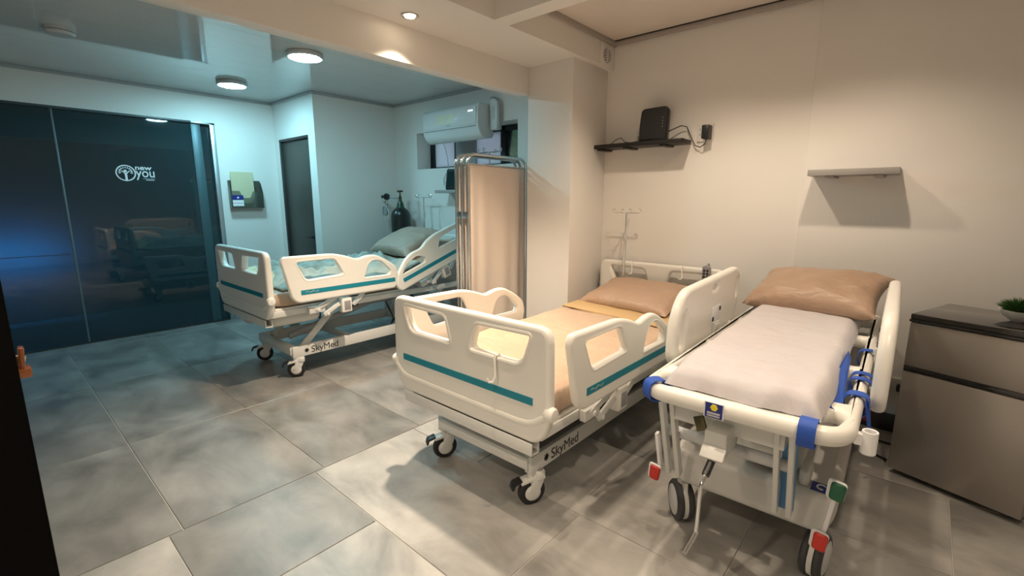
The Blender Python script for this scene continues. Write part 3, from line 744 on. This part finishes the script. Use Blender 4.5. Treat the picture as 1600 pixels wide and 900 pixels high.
MB().add([(.212, .20, SZ+.045), (.268, .20, SZ+.01), (.250, .74, SZ+.045), (.238, .74, SZ+.075), (.212, .20, SZ+.04), (.268, .20, SZ+.005), (.250, .74, SZ+.04), (.238, .74, SZ+.07)],
    [(0, 1, 2, 3), (7, 6, 5, 4), (0, 4, 5, 1), (1, 5, 6, 2), (2, 6, 7, 3), (3, 7, 4, 0)]).build('strap', M_blue, st)
MB().add([(.325, .33, SZ+.02), (.345, .34, SZ-.09), (.345, .42, SZ-.10), (.33, .40, SZ+.01), (.319, .33, SZ+.02), (.339, .34, SZ-.09), (.339, .42, SZ-.10), (.324, .40, SZ+.01)],
    [(0, 1, 2, 3), (7, 6, 5, 4), (0, 4, 5, 1), (1, 5, 6, 2), (2, 6, 7, 3), (3, 7, 4, 0)]).build('strap', M_blue, st)
# maker's sticker on the front bar
sk = MB().box(-.075, -.022, -.0035, -.0005, SZ-.024, SZ+.024).build('sticker', M_navy, st)
MB().box(-.079, -.018, -.0022, .0005, SZ-.026, SZ+.026).build('sticker_border', M_print, sk)
MB().lathe([(.001, 0), (.012, 0), (.011, .0012), (.001, .0012)], (-.048, -.0035, SZ+.010), (0, -1, 0), 6).build('sticker_emblem', M_yellow, sk)
MB().box(-.068, -.029, -.0044, -.0036, SZ-.012, SZ-.006).box(-.068, -.029, -.0044, -.0036, SZ-.020, SZ-.015).build('sticker_lines', M_lgrey, sk)
# chassis
for x in (-.262, -.222, .118, .160):
    MB().bar((x, .10, SZ-.02), (x, .24, .262), .034, .017, (1, 0, 0)).build('post', M_wmetal, st, bev=.003)
for x in (-.24, .14):
    MB().bar((x, 1.62, SZ-.02), (x, 1.5, .262), .02, .04, (1, 0, 0)).build('post', M_wmetal, st, bev=.003)
MB().tube([(-.26, .20, .46), (.16, .20, .46)], .022, 14).build('cross_tube', M_lgrey, st)
MB().box(-.22, .14, .12, .19, .545, .60).box(-.02, .12, .3, .8, .52, .60).build('cross_member', M_wmetal, st, bev=.004)
MB().box(-.05, .13, .34, 1.3, .36, .44).build('hydraulic_unit', M_white, st, bev=.02, seg=3)
MB().bar((.148, .26, .27), (.148, .19, .55), .012, .045, (1, 0, 0)).build('blue_brace', mat('pale_blue_metal', (.10, .28, .55), .4), st, bev=.003)
bx = [(-.265, .30), (-.285, .42), (-.285, 1.52), (-.265, 1.66), (.265, 1.66), (.285, 1.52), (.285, .42), (.265, .30)]
panel('base_cover', fillet(bx, .05), [], .15, .028, M_lgrey if False else mat('base_cover_grey', (.60, .60, .58), .4), st, 'xy', (0, 0, .262))
MB().box(-.20, .16, .42, 1.5, .33, .355).build('base_hump', MATS['base_cover_grey'], st, bev=.012, seg=3)
MB().box(.165, .20, .33, .44, .33, .395).build('pedal_housing', MATS['base_cover_grey'], st, bev=.02, seg=3)
em = MB().box(.205, .26, .325, .385, .3365, .3395).build('base_emblem', M_navy, st)
MB().tube([(.236+.014*cos(a), .355+.017*sin(a), .3405) for a in [R(40+28*i) for i in range(10)]], .003, 6).build('emblem_arc', M_print, em)
# crank drive
MB().box(-.08, -.01, .03, .16, .495, .585).bar((-.045, .05, .545), (-.045, .0, .50), .075, .02, (0, 1, 1)).build('crank_bracket', M_wmetal, st, bev=.004)
g = MB().lathe([(.026, 0), (.028, .03), (.018, .034), (.016, .05)], (-.045, .06, .515), (0, -.8, -.25), 18)
g.build('crank_socket', M_lgrey, st)
MB().tube([(-.045, .02, .498), (-.048, -.035, .462)], .0125, 12).build('crank_grip_sleeve', M_black, st)
MB().tube([(-.048, -.03, .465), (-.050, -.06, .445), (-.051, -.066, .43), (-.052, -.068, .30), (-.053, -.070, .27)], .0065, 10).tube([(-.053, -.066, .275), (-.058, -.085, .255), (-.068, -.125, .225)], .0085, 10).build('crank_handle', M_chrome, st)
MB().bar((-.12, .085, .60), (-.10, .075, .555), .035, .012, (0, 1, 0)).build('bronze_tab', M_brass, st, bev=.002)
# brake pedals
def pedal(x, y, zc, sgn, pads):
    q = MB().bar((x, y, zc-.085), (x+.02*sgn, y-.015, zc+.085), .014, .026, (0, 1, 0)).build('pedal_bar', M_print, st, bev=.003)
    for dz_, dx_, m_ in pads:
        cx = x+dx_*sgn; cz = zc+dz_
        panel('pedal_pad', fillet([(-.022, -.030, .012), (.017, -.036, .012), (.025, .024, .012), (-.018, .030, .012)]), [], .016, .005, m_, q, 'xz', (cx, y-.032, cz), None)
        panel('pedal_rim', fillet([(-.028, -.034, .014), (.021, -.041, .014), (.029, .028, .014), (-.024, .036, .014)]), [], .012, .004, M_print, q, 'xz', (cx-.003, y-.024, cz), None)
pedal(.262, .25, .318, 1, ((.10, .024, M_green), (-.095, -.004, M_red)))
pedal(-.318, .30, .30, -1, ((-.085, .014, M_red),))
MB().bar((.31, 1.2, .30), (.33, 1.22, .38), .012, .022).sphere((.332, 1.22, .40), .022, .03, .035).build('rear_pedal', mat('dark_red_pedal', (.16, .012, .012), .5), st)
# twin wheels
def twin_wheel(x, y, ang, r=.082):
    A = Vector((cos(R(ang)), sin(R(ang)), 0)); P = Vector((x, y, r)); 
    e = bpy.data.objects.new('caster', None); COL.objects.link(e); e.parent = st
    for s in (-1, 1):
        MB().lathe([(.062, s*.010), (r-.004, s*.010), (r, s*.014), (r, s*.026), (r-.008, s*.034), (.064, s*.036), (.062, s*.010)], P, A, 30).build('tyre', mat('charcoal_rubber', (.045, .045, .05), .55), e)
        MB().lathe([(.001, s*.012), (.062, s*.012), (.062, s*.035), (.05, s*.039), (.001, s*.041)], P, A, 28).build('hub_cap', M_lgrey, e)
    D = Vector((-A.y, A.x, 0))
    m = MB().lathe([(.070, -.009), (.078, -.008), (.078, .008), (.070, .009), (.001, .009)], P, A, 26)
    m.lathe([(.02, .07), (.02, .135)], P+D*.0, (0, 0, 1), 14); m.bar(P+Vector((0, 0, .02)), P+Vector((0, 0, .10)), .016, .09, D)
    m.build('fork', M_print if False else M_wmetal, e)
twin_wheel(-.243, .355, 38); twin_wheel(.243, .355, -8); twin_wheel(-.243, 1.56, 20); twin_wheel(.243, 1.56, 0)
# cup shaped pole socket on the right corner
g = MB().lathe([(.0185, -.068), (.020, -.066), (.020, .0), (.0185, .0015), (.015, .0), (.015, -.04), (.0001, -.042)], (0, 0, 0), n=24)
g.box(-.035, -.012, -.012, .012, -.045, -.012)
g.build('pole_socket', M_print, st, Matrix.Translation((.345, .13, SZ+.008)))
# drop-down side rails with latch
SR = [(.395, .66, .05), (.40, .84, .10), (.50, .955, .10), (1.30, .975, .08), (1.375, .93, .06), (1.36, .77, .06), (1.26, .645, .06), (.47, .61, .06)]
WA = [(.455, .70, .03), (.46, .82, .03), (.515, .87, .03), (.525, .82, .02), (.50, .70, .02)]
WB = [(1.285, .80, .03), (1.275, .90, .03), (1.325, .915, .02), (1.325, .83, .02)]
WC = [(.85, .905, .015), (.90, .93, .015), (.965, .92, .015), (.93, .895, .015)]
for s in (-1, 1):
    r_ = panel('side_rail', fillet(SR), [fillet(q) for q in (WA, WB, WC)], .046, .019, M_white, st, 'yz', (s*.352, 0, .0))
    m = MB().box(s*.333, s*.325, .86, 1.0, .735, .815); m.build('latch_plate', M_print, r_, bev=.003)
    MB().box(s*.325, s*.321, .87, .885, .745, .765).box(s*.325, s*.321, .975, .99, .785, .805).build('latch_slot', M_black, r_)
    m = MB().box(s*.333, s*.318, .885, .985, .60, .735); m.box(s*.333, s*.312, .905, .965, .70, .725); m.build('latch_arm', M_wmetal, r_, bev=.004)
    MB().box(s*.318, s*.315, .90, .97, .62, .69).build('latch_window', M_grey, r_)
    m = MB().bar((s*.335, .55, .66), (s*.31, .62, .60), .02, .04); m.bar((s*.335, 1.2, .68), (s*.31, 1.15, .60), .02, .04); m.build('rail_bracket', M_wmetal, st, bev=.003)
pillow('pillow', 'large plain tan pillow at the head of the stretcher', .305, .215, .092, (-.405, 2.98, .845), (R(20), R(-2), R(-7)), M_pillow, 12.3)

# ================================================================ refrigerator
fa = math.atan2(2.70-2.845, .436-.007)
fd = thing('refrigerator', 'compact two-door steel fridge with glossy black top', 'refrigerator', (.004, 2.845, 0), fa)
FW, FD_, FH = .47, .44, .815
MB().box(.003, FW-.003, .05, FD_, .015, FH-.03).build('body', M_fblack, fd, bev=.004)
MB().box(0, FW, 0, .046, .028, .535).build('lower_door', M_fridge, fd, bev=.006)
MB().box(0, FW, 0, .046, .562, .775).build('upper_door', M_fridge, fd, bev=.006)
MB().box(.0, FW, .004, .05, .535, .562).build('door_gap_handle', M_fblack, fd, bev=.003)
MB().box(-.002, FW+.002, .0, FD_, .788, FH).box(-.004, FW+.004, -.006, .03, .776, .790).build('top_panel', M_fblack, fd, bev=.005)
for x in (.04, FW-.04):
    for y in (.07, FD_-.05): MB().lathe([(.016, 0), (.018, .016)], (x, y, 0), n=12).build('foot', M_black, fd)
# small plant in a bowl
pp = fd.matrix_basis @ Vector((.30, .22, FH))
bw = thing('potted_plant', 'round mossy green plant in a white bowl on the fridge', 'plant', (pp.x, pp.y, FH))
MB().lathe([(.022, 0), (.024, .002), (.050, .022), (.064, .046), (.066, .050), (.061, .050), (.046, .030), (.001, .026)], n=32).build('bowl', M_bowl, bw)
MB().lathe([(.001, .036), (.058, .040), (.05, .05), (.001, .056)], n=24).build('soil_mound', mat('dark_moss', (.02, .05, .012), .9), bw)
m = MB()
for i in range(520):
    a = random.random()*2*pi; e = (random.random()**.6)*1.25; b0 = Vector((cos(a)*.045*sin(e), sin(a)*.045*sin(e), .045+.02*cos(e)))
    d = Vector((cos(a)*sin(e), sin(a)*sin(e), cos(e)*.75+.12)).normalized(); l = .030+.018*random.random()
    s_ = d.cross(Vector((random.random()-.5, random.random()-.5, random.random()-.5))).normalized()*.0036; n_ = d.cross(s_).normalized()*.0022
    m.add([b0-s_, b0+s_, b0+n_, b0+d*l], [(0, 1, 3), (1, 2, 3), (2, 0, 3)])
o = m.build('leaf_tuft', M_leaf, bw); o['kind'] = 'stuff'

# ================================================================ folding screen
sc = thing('folding_screen', 'chrome framed folding privacy screen with pinkish curtain between the beds', 'privacy screen', (-2.56, 2.40, 0))
def screen_panel(x0, x1, L, front):
    H_ = 1.66; p = Vector
    pts = [(0, .03)]+[(0, H_-.07)]+[(.07-.07*cos(R(a)), H_-.07+.07*sin(R(a))) for a in range(15, 90, 15)]+[(.07, H_), (L-.07, H_)]+[(L-.07+.07*sin(R(a)), H_-.07+.07*cos(R(a))) for a in range(15, 90, 15)]+[(L, H_-.07), (L, .03)]
    pos = lambda q: (x0+(x1-x0)*q[0]/L, q[0], q[1])
    f_ = MB().tube([pos(q) for q in pts], .0125, 12).tube([pos((0, .16)), pos((L, .16))], .009, 10).build('frame', M_chrome, sc)
    MB().tube([pos((.0, H_-.075)), pos((L, H_-.075))], .005, 8).build('curtain_rod', M_steel, f_)
    def cl(u, v):
        y = .018+(L-.036)*u; z = .22+(H_-.285)*v
        amp = .0015+.0035*(1-v); w_ = amp*sin(y*40+3*nz(y*3, z*.6))+.004*nz(y*6, z*1.2)
        q = pos((y, z)); return (q[0]+w_, q[1], q[2])
    V = []; F = []; nu, nv = 70, 14
    for off in (0, -.002):
        for i in range(nu+1):
            for j in range(nv+1): q = cl(i/nu, j/nv); V.append((q[0]+off, q[1], q[2]))
    k = nv+1; N = (nu+1)*k
    for i in range(nu):
        for j in range(nv): q = (i*k+j, (i+1)*k+j, (i+1)*k+j+1, i*k+j+1); F += [q, tuple(N+a for a in q[::-1])]
    MB().add(V, F).build('curtain', M_curtain, sc, smooth=70)
    for y in (0.0, L):
        q = pos((y, 0)); MB().lathe([(.01, -.010), (.024, -.009), (.026, 0), (.024, .009), (.01, .010)], (q[0], q[1], .026), (1, 0, 0), 16).build('wheel', M_tire, sc)
screen_panel(.03, .03, .66, True); screen_panel(-.03, -.028, .66, False); screen_panel(-.09, -.08, .66, False)
for z in (.45, 1.2): MB().box(-.09, .03, -.008, .004, z, z+.05).build('hinge', M_steel, sc, bev=.002)

# ================================================================ oxygen cylinder
ox = thing('oxygen_cylinder', 'tall black oxygen cylinder with green shoulder and brass valve', 'gas cylinder', (-4.475, 3.20, 0))
MB().lathe([(.10, 0), (.108, .01), (.108, 1.13), (.104, 1.17), (.092, 1.205), (.07, 1.232), (.045, 1.25)], n=36).build('cylinder_body', M_oxy, ox)
MB().lathe([(.046, 1.249), (.040, 1.265), (.038, 1.29), (.024, 1.315), (.022, 1.325)], n=28).build('shoulder', M_oxyg, ox)
MB().lathe([(.018, 1.32), (.018, 1.37), (.012, 1.375), (.008, 1.40), (.008, 1.42)], n=18).lathe([(.03, 1.418), (.034, 1.424), (.034, 1.434), (.03, 1.44)], n=8).build('valve', M_brass, ox)
g = MB().tube([(0, 0, 1.355), (-.06, -.03, 1.36), (-.12, -.06, 1.365)], .011, 10)
g.build('regulator_stem', M_chrome, ox)
MB().lathe([(.034, -.014), (.036, -.01), (.036, .012), (.03, .014)], (-.145, -.075, 1.37), (.5, -.86, 0), 22).box(-.22, -.15, -.10, -.06, 1.352, 1.385).build('regulator', M_black, ox)
MB().lathe([(.012, 0), (.018, .01), (.018, .06), (.01, .07)], (-.15, -.08, 1.27), n=14).lathe([(.028, -.005), (.028, .004)], (-.15, -.115, 1.32), (0, -1, 0), 18).build('flow_meter', M_chrome, ox)
MB().lathe([(.022, 0), (.03, .01), (.03, .09), (.024, .10)], (-.165, -.09, 1.16), n=16).build('humidifier_bottle', see_through('bottle_plastic', (.7, .78, .78), .05, ((.6, .65, .65), .3)), ox)
MB().tube([(-.165, -.09, 1.17), (-.12, -.12, 1.10), (-.07, -.125, 1.12), (-.06, -.12, 1.2), (-.1, -.12, 1.27), (-.14, -.1, 1.24)], .004, 8).build('tubing', M_lgrey, ox)

# ================================================================ air conditioner
ac = thing('air_conditioner', 'white wall air conditioner mounted over the strip window', 'air conditioner', (-3.62, YW, 1.90))
prof = [(0, .02), (-.12, .0), (-.175, .035), (-.20, .085), (-.212, .13), (-.205, .29), (-.185, .318), (0, .322)]
prof = [(a, b_) for a, b_ in prof]
L2 = .405
me = curve_mesh('casing', [fillet([(a, b_, .03) for a, b_ in prof], .03)], 2*L2, .012)
T = Matrix(((0, 0, 1, 0), (1, 0, 0, 0), (0, 1, 0, 0), (0, 0, 0, 1))); me.transform(T); finish(me, M_acw, 40)
link('casing', me, ac)
MB().box(-L2+.02, L2-.02, -.2165, -.2125, .135, .285).build('front_panel', M_acw, ac, bev=.002)
MB().box(-L2+.03, L2-.03, -.2155, -.20, .112, .117).build('louver_gap', M_grey, ac)
MB().box(-.18, .08, -.2172, -.2164, .165, .255).build('energy_label_stain', M_acy, ac)
MB().box(-.03, .03, -.2175, -.2164, .142, .148).build('brand_mark', M_grey, ac)
MB().box(.28, .345, -.2185, -.2165, .245, .258).build('display_window', emit('ac_display', (.8, .9, 1.0), 1.2), ac)
pc = thing('pipe_cover', 'white pipe cover at the right end of the air conditioner', 'pipe cover', (-3.168, YW, 1.985))
panel('cover', fillet([(-.035, 0, .02), (.055, .0, .02), (.065, .08, .03), (.062, .25, .03), (.03, .275, .02), (-.035, .27, .02)]), [], .07, .012, M_acw, pc, 'xz', (0, -.035, 0))
MB().box(.005, .03, -.0715, -.069, .09, .21).build('slot', M_lgrey, pc, bev=.001)
MB().tube([(-.04, -.05, .285), (-.015, -.055, .292), (.02, -.05, .284), (.05, -.045, .265), (.07, -.04, .22), (.075, -.03, .05), (.07, -.02, .0)], .006, 8).build('cable', M_grey, pc)
dp = thing('drain_hose', 'thin grey drain hose hanging below the air conditioner', 'hose', (-3.83, YW-.10, 1.905))
MB().tube([(0, 0, .0), (.04, -.01, -.06), (.07, -.01, -.16), (.075, .0, -.30), (.075, .03, -.40)], .005, 8).build('hose', M_lgrey, dp)

# ================================================================ shelves and what stands on them
def floating_shelf(name, label, x0, x1, yw, z, d, th, m, fixings=()):
    t = thing(name, label, 'shelf', ((x0+x1)/2, yw, z-th))
    w_ = (x1-x0)/2
    MB().box(-w_, w_, -d, 0, 0, th).build('board', m, t, bev=.002)
    for fx in fixings: MB().box(fx-.022, fx+.022, -d+.01, -.0, -.012, .002).build('bracket', m, t, bev=.002)
    return t
floating_shelf('floating_shelf', 'black floating shelf holding the router beside the column', -1.998, -1.31, YR, 1.752, .17, .03, M_shelfb, (-.30, -.08, .20))
floating_shelf('floating_shelf', 'empty grey floating shelf on the warm wall', -.545, -.132, YR-.012, 1.508, .20, .034, M_shelfg, (-.1, .12))
floating_shelf('floating_shelf', 'grey shelf behind the folding screen in the cool bay', -3.87, -3.02, YW, 1.435, .20, .03, M_shelfg)
rt = thing('router', 'black upright wifi router on the black shelf', 'router', (-1.545, 3.31, 1.752))
panel('router_body', fillet([(-.098, .0, .01), (.092, .0, .01), (.104, .235, .045), (-.088, .222, .03), (-.10, .09, .05)]), [], .075, .014, M_black, rt, 'xz', (0, 0, 0), Matrix.Rotation(R(12), 4, 'Z'))
for i in range(4): MB().box(.062, .066, -.042, -.0385, .09+.02*i, .098+.02*i).build('indicator', M_grey, rt, Matrix.Rotation(R(12), 4, 'Z'))
so = thing('wall_socket', 'white double wall socket above the shelf end', 'socket', (-1.215, YR, 1.735))
panel('face_plate', fillet([(-.055, .0, .006), (.055, .0, .006), (.055, .115, .006), (-.055, .115, .006)]), [], .012, .004, mat('socket_white', (.72, .69, .65), .4), so, 'xz', (0, -.006, 0))
for z in (.04, .075): MB().box(-.035, -.03, -.0135, -.0115, z, z+.012).box(-.02, -.015, -.0135, -.0115, z, z+.012).build('slot', M_grey, so)
ad = thing('power_adapter', 'black plug-in power adapter in the wall socket', 'power adapter', (-1.19, YR-.012, 1.745))
MB().box(-.024, .024, -.075, 0, .0, .09).build('plug_body', M_black, ad, bev=.006)
cb = thing('power_cable', 'thin black cable from the adapter to the router', 'cable', (-1.19, YR-.05, 1.745))
MB().tube([(0, 0, .0), (-.005, 0, -.03), (-.04, .01, -.05), (-.08, .02, -.035), (-.12, .02, .04), (-.145, .015, .095), (-.18, .0, .105), (-.23, -.01, .085), (-.29, -.02, .06), (-.31, -.025, .04)], .0035, 8).build('cable', M_black, cb)
cb = thing('network_cable', 'looped thin cable lying on the black shelf left of the router', 'cable', (-1.72, YR-.08, 1.7535))
MB().tube([(.10, 0, .012), (.07, 0, .05), (.045, 0, .045), (.05, 0, .012), (-.02, 0, .006), (-.06, .0, .012), (-.11, .02, .05), (-.15, .02, .04), (-.20, .02, .006)], .003, 8).build('cable', M_black, cb)
# device on the far shelf
mo = thing('monitor', 'dark boxy monitor device on the shelf behind the screen', 'monitor', (-3.56, 3.27, 1.435))
panel('casing', fillet([(-.16, .0, .02), (.16, .0, .02), (.15, .205, .02), (-.13, .205, .02)]), [], .12, .012, M_black, mo, 'xz', (0, 0, 0))
panel('screen', fillet([(-.125, .03, .005), (.125, .03, .005), (.118, .18, .005), (-.105, .18, .005)]), [], .004, .001, mat('dark_screen', (.015, .03, .03), .15), mo, 'xz', (0, -.0615, 0))
MB().tube([(-.15, -.03, .02), (-.20, -.035, .05), (-.21, -.03, .11), (-.17, -.03, .16), (-.14, -.02, .17)], .006, 8).tube([(-.15, -.03, .05), (-.19, -.045, .09), (-.185, -.03, .14)], .005, 8).build('coiled_lead', M_lgrey, mo)
MB().tube([(-.02, .03, .20), (.02, .03, .235), (.10, .03, .25), (.14, .03, .205)], .010, 8).build('carry_handle', M_grey, mo)

# ================================================================ small wall and ceiling things
sd = thing('smoke_detector', 'round white smoke detector on the glossy ceiling', 'smoke detector', (-4.33, .535, ZC))
MB().lathe([(.078, 0), (.080, -.018), (.074, -.020)], n=32).build('base_ring', M_lgrey, sd)
MB().lathe([(.068, -.018), (.068, -.026)], n=32).build('shadow_gap', M_grey, sd)
MB().lathe([(.074, -.024), (.076, -.030), (.068, -.044), (.03, -.050), (.001, -.050)], n=32).build('cap', M_lgrey, sd)
vt = thing('air_vent', 'square white vent with round louvred grille in the tray corner', 'vent', (-1.945, 3.285, 2.30))
q = Matrix.Identity(4)
MB().box(0, .008, -.09, .09, .0, .178).build('plate', M_ceil, vt, bev=.002)
MB().lathe([(.001, 0), (.052, 0), (.052, .002), (.001, .002)], (.008, 0, .095), (1, 0, 0), 26).build('dark_opening', M_black, vt)
for i in range(7):
    z = .095-.042+.014*i; hw = math.sqrt(max(.0001, .052**2-(z-.095)**2))
    MB().box(.009, .014, -hw, hw, z-.003, z+.003).build('louver', M_ceil, vt)
MB().box(.009, .015, -.004, .004, .045, .145).build('louver_bar', M_ceil, vt)
bh = thing('brochure_holder', 'smoked acrylic brochure holder on the wall beside the glass door', 'brochure holder', (XG, 2.045, 1.24))
MB().box(.002, .006, -.165, .165, .0, .30).build('back_plate', M_acrylic, bh)
MB().box(.006, .07, -.165, .165, .0, .006).build('tray_floor', M_acrylic, bh)
panel('front_plate', fillet([(-.165, 0, .005), (.165, .0, .005), (.165, .16, .01), (.06, .185, .01), (.03, .11, .02), (-.05, .11, .02), (-.075, .185, .01), (-.165, .185, .01)]), [], .004, .001, M_acrylic, bh, 'yz', (.07, 0, 0))
for y in (-.165, .165): panel('side_plate', fillet([(.004, 0, .003), (.07, 0, .003), (.07, .17, .01), (.03, .27, .01), (.004, .29, .003)]), [], .004, .001, M_acrylic, bh, 'xz', (0, y, 0))
cd = thing('brochure', 'beige card standing in the acrylic holder', 'brochure', (XG+.03, 2.02, 1.247))
panel('card', fillet([(-.115, 0, .003), (.115, 0, .003), (.115, .385, .02), (-.115, .385, .02)]), [], .006, .001, M_card, cd, 'yz', (0, 0, 0))
lb = thing('holder_label', 'small blue and white label on the acrylic holder', 'label', (XG+.0735, 1.945, 1.262))
MB().box(0, .002, -.055, .055, .0, .065).build('label_white', M_print, lb); MB().box(0, .002, -.055, .055, .068, .118).build('label_blue', M_navy, lb)
MB().box(.002, .0026, -.055, .055, .030, .036).build('label_line', mat('pink_print', (.6, .3, .4), .5), lb)
MB().lathe([(.001, 0), (.010, 0), (.010, .0006), (.001, .0006)], (.002, 0, .092), (1, 0, 0), 12).build('label_emblem', M_print, lb)

# low wall socket and cables behind the fridge
ls = thing('low_socket', 'low wall socket with black plug beside the fridge', 'socket', (.02, YR-.012, .24))
MB().box(-.06, .06, -.01, 0, 0, .09).build('face_plate', MATS['socket_white'], ls, bev=.003)
MB().box(-.03, .02, -.05, -.01, .02, .06).build('plug', M_black, ls, bev=.008, seg=3)
cb = thing('floor_cable', 'black power cable curling on the floor beside the fridge', 'cable', (-.05, 3.1, 0))
MB().tube([(-.15, .12, .006), (-.02, .10, .006), (.08, .09, .006)], .006, 8).tube([(-.14, .10, .006), (-.10, .0, .006), (-.02, -.09, .006), (.05, -.13, .006)], .006, 8).build('cable', M_black, cb)

# open black door at the left edge, close to the viewer
bd = thing('open_door', 'open black door at the left edge close to the viewer', 'door', (-1.36, .02, 0))
MB().box(-.022, .022, -.82, 0, .01, 2.1).build('door_leaf', mat('black_door_paint', (.003, .003, .003), .9, spec=.08), bd, bev=.003)
g = MB().lathe([(.026, 0), (.026, .010), (.010, .014), (.010, .045)], (-.022, -.035, 1.0), (-1, 0, 0), 18)
g.build('rose', M_steel, bd)
MB().tube([(-.065, -.035, 1.0), (-.07, -.025, .998), (-.072, .012, .985)], [.011, .011, .013], 12).build('lever', M_chrome, bd)
MB().bar((-.06, -.05, .965), (-.06, .020, .965), .04, .02).bar((-.06, .006, .972), (-.06, .010, 1.02), .03, .010, (0, 1, 0)).build('keeper_block', M_amber, bd, bev=.003)
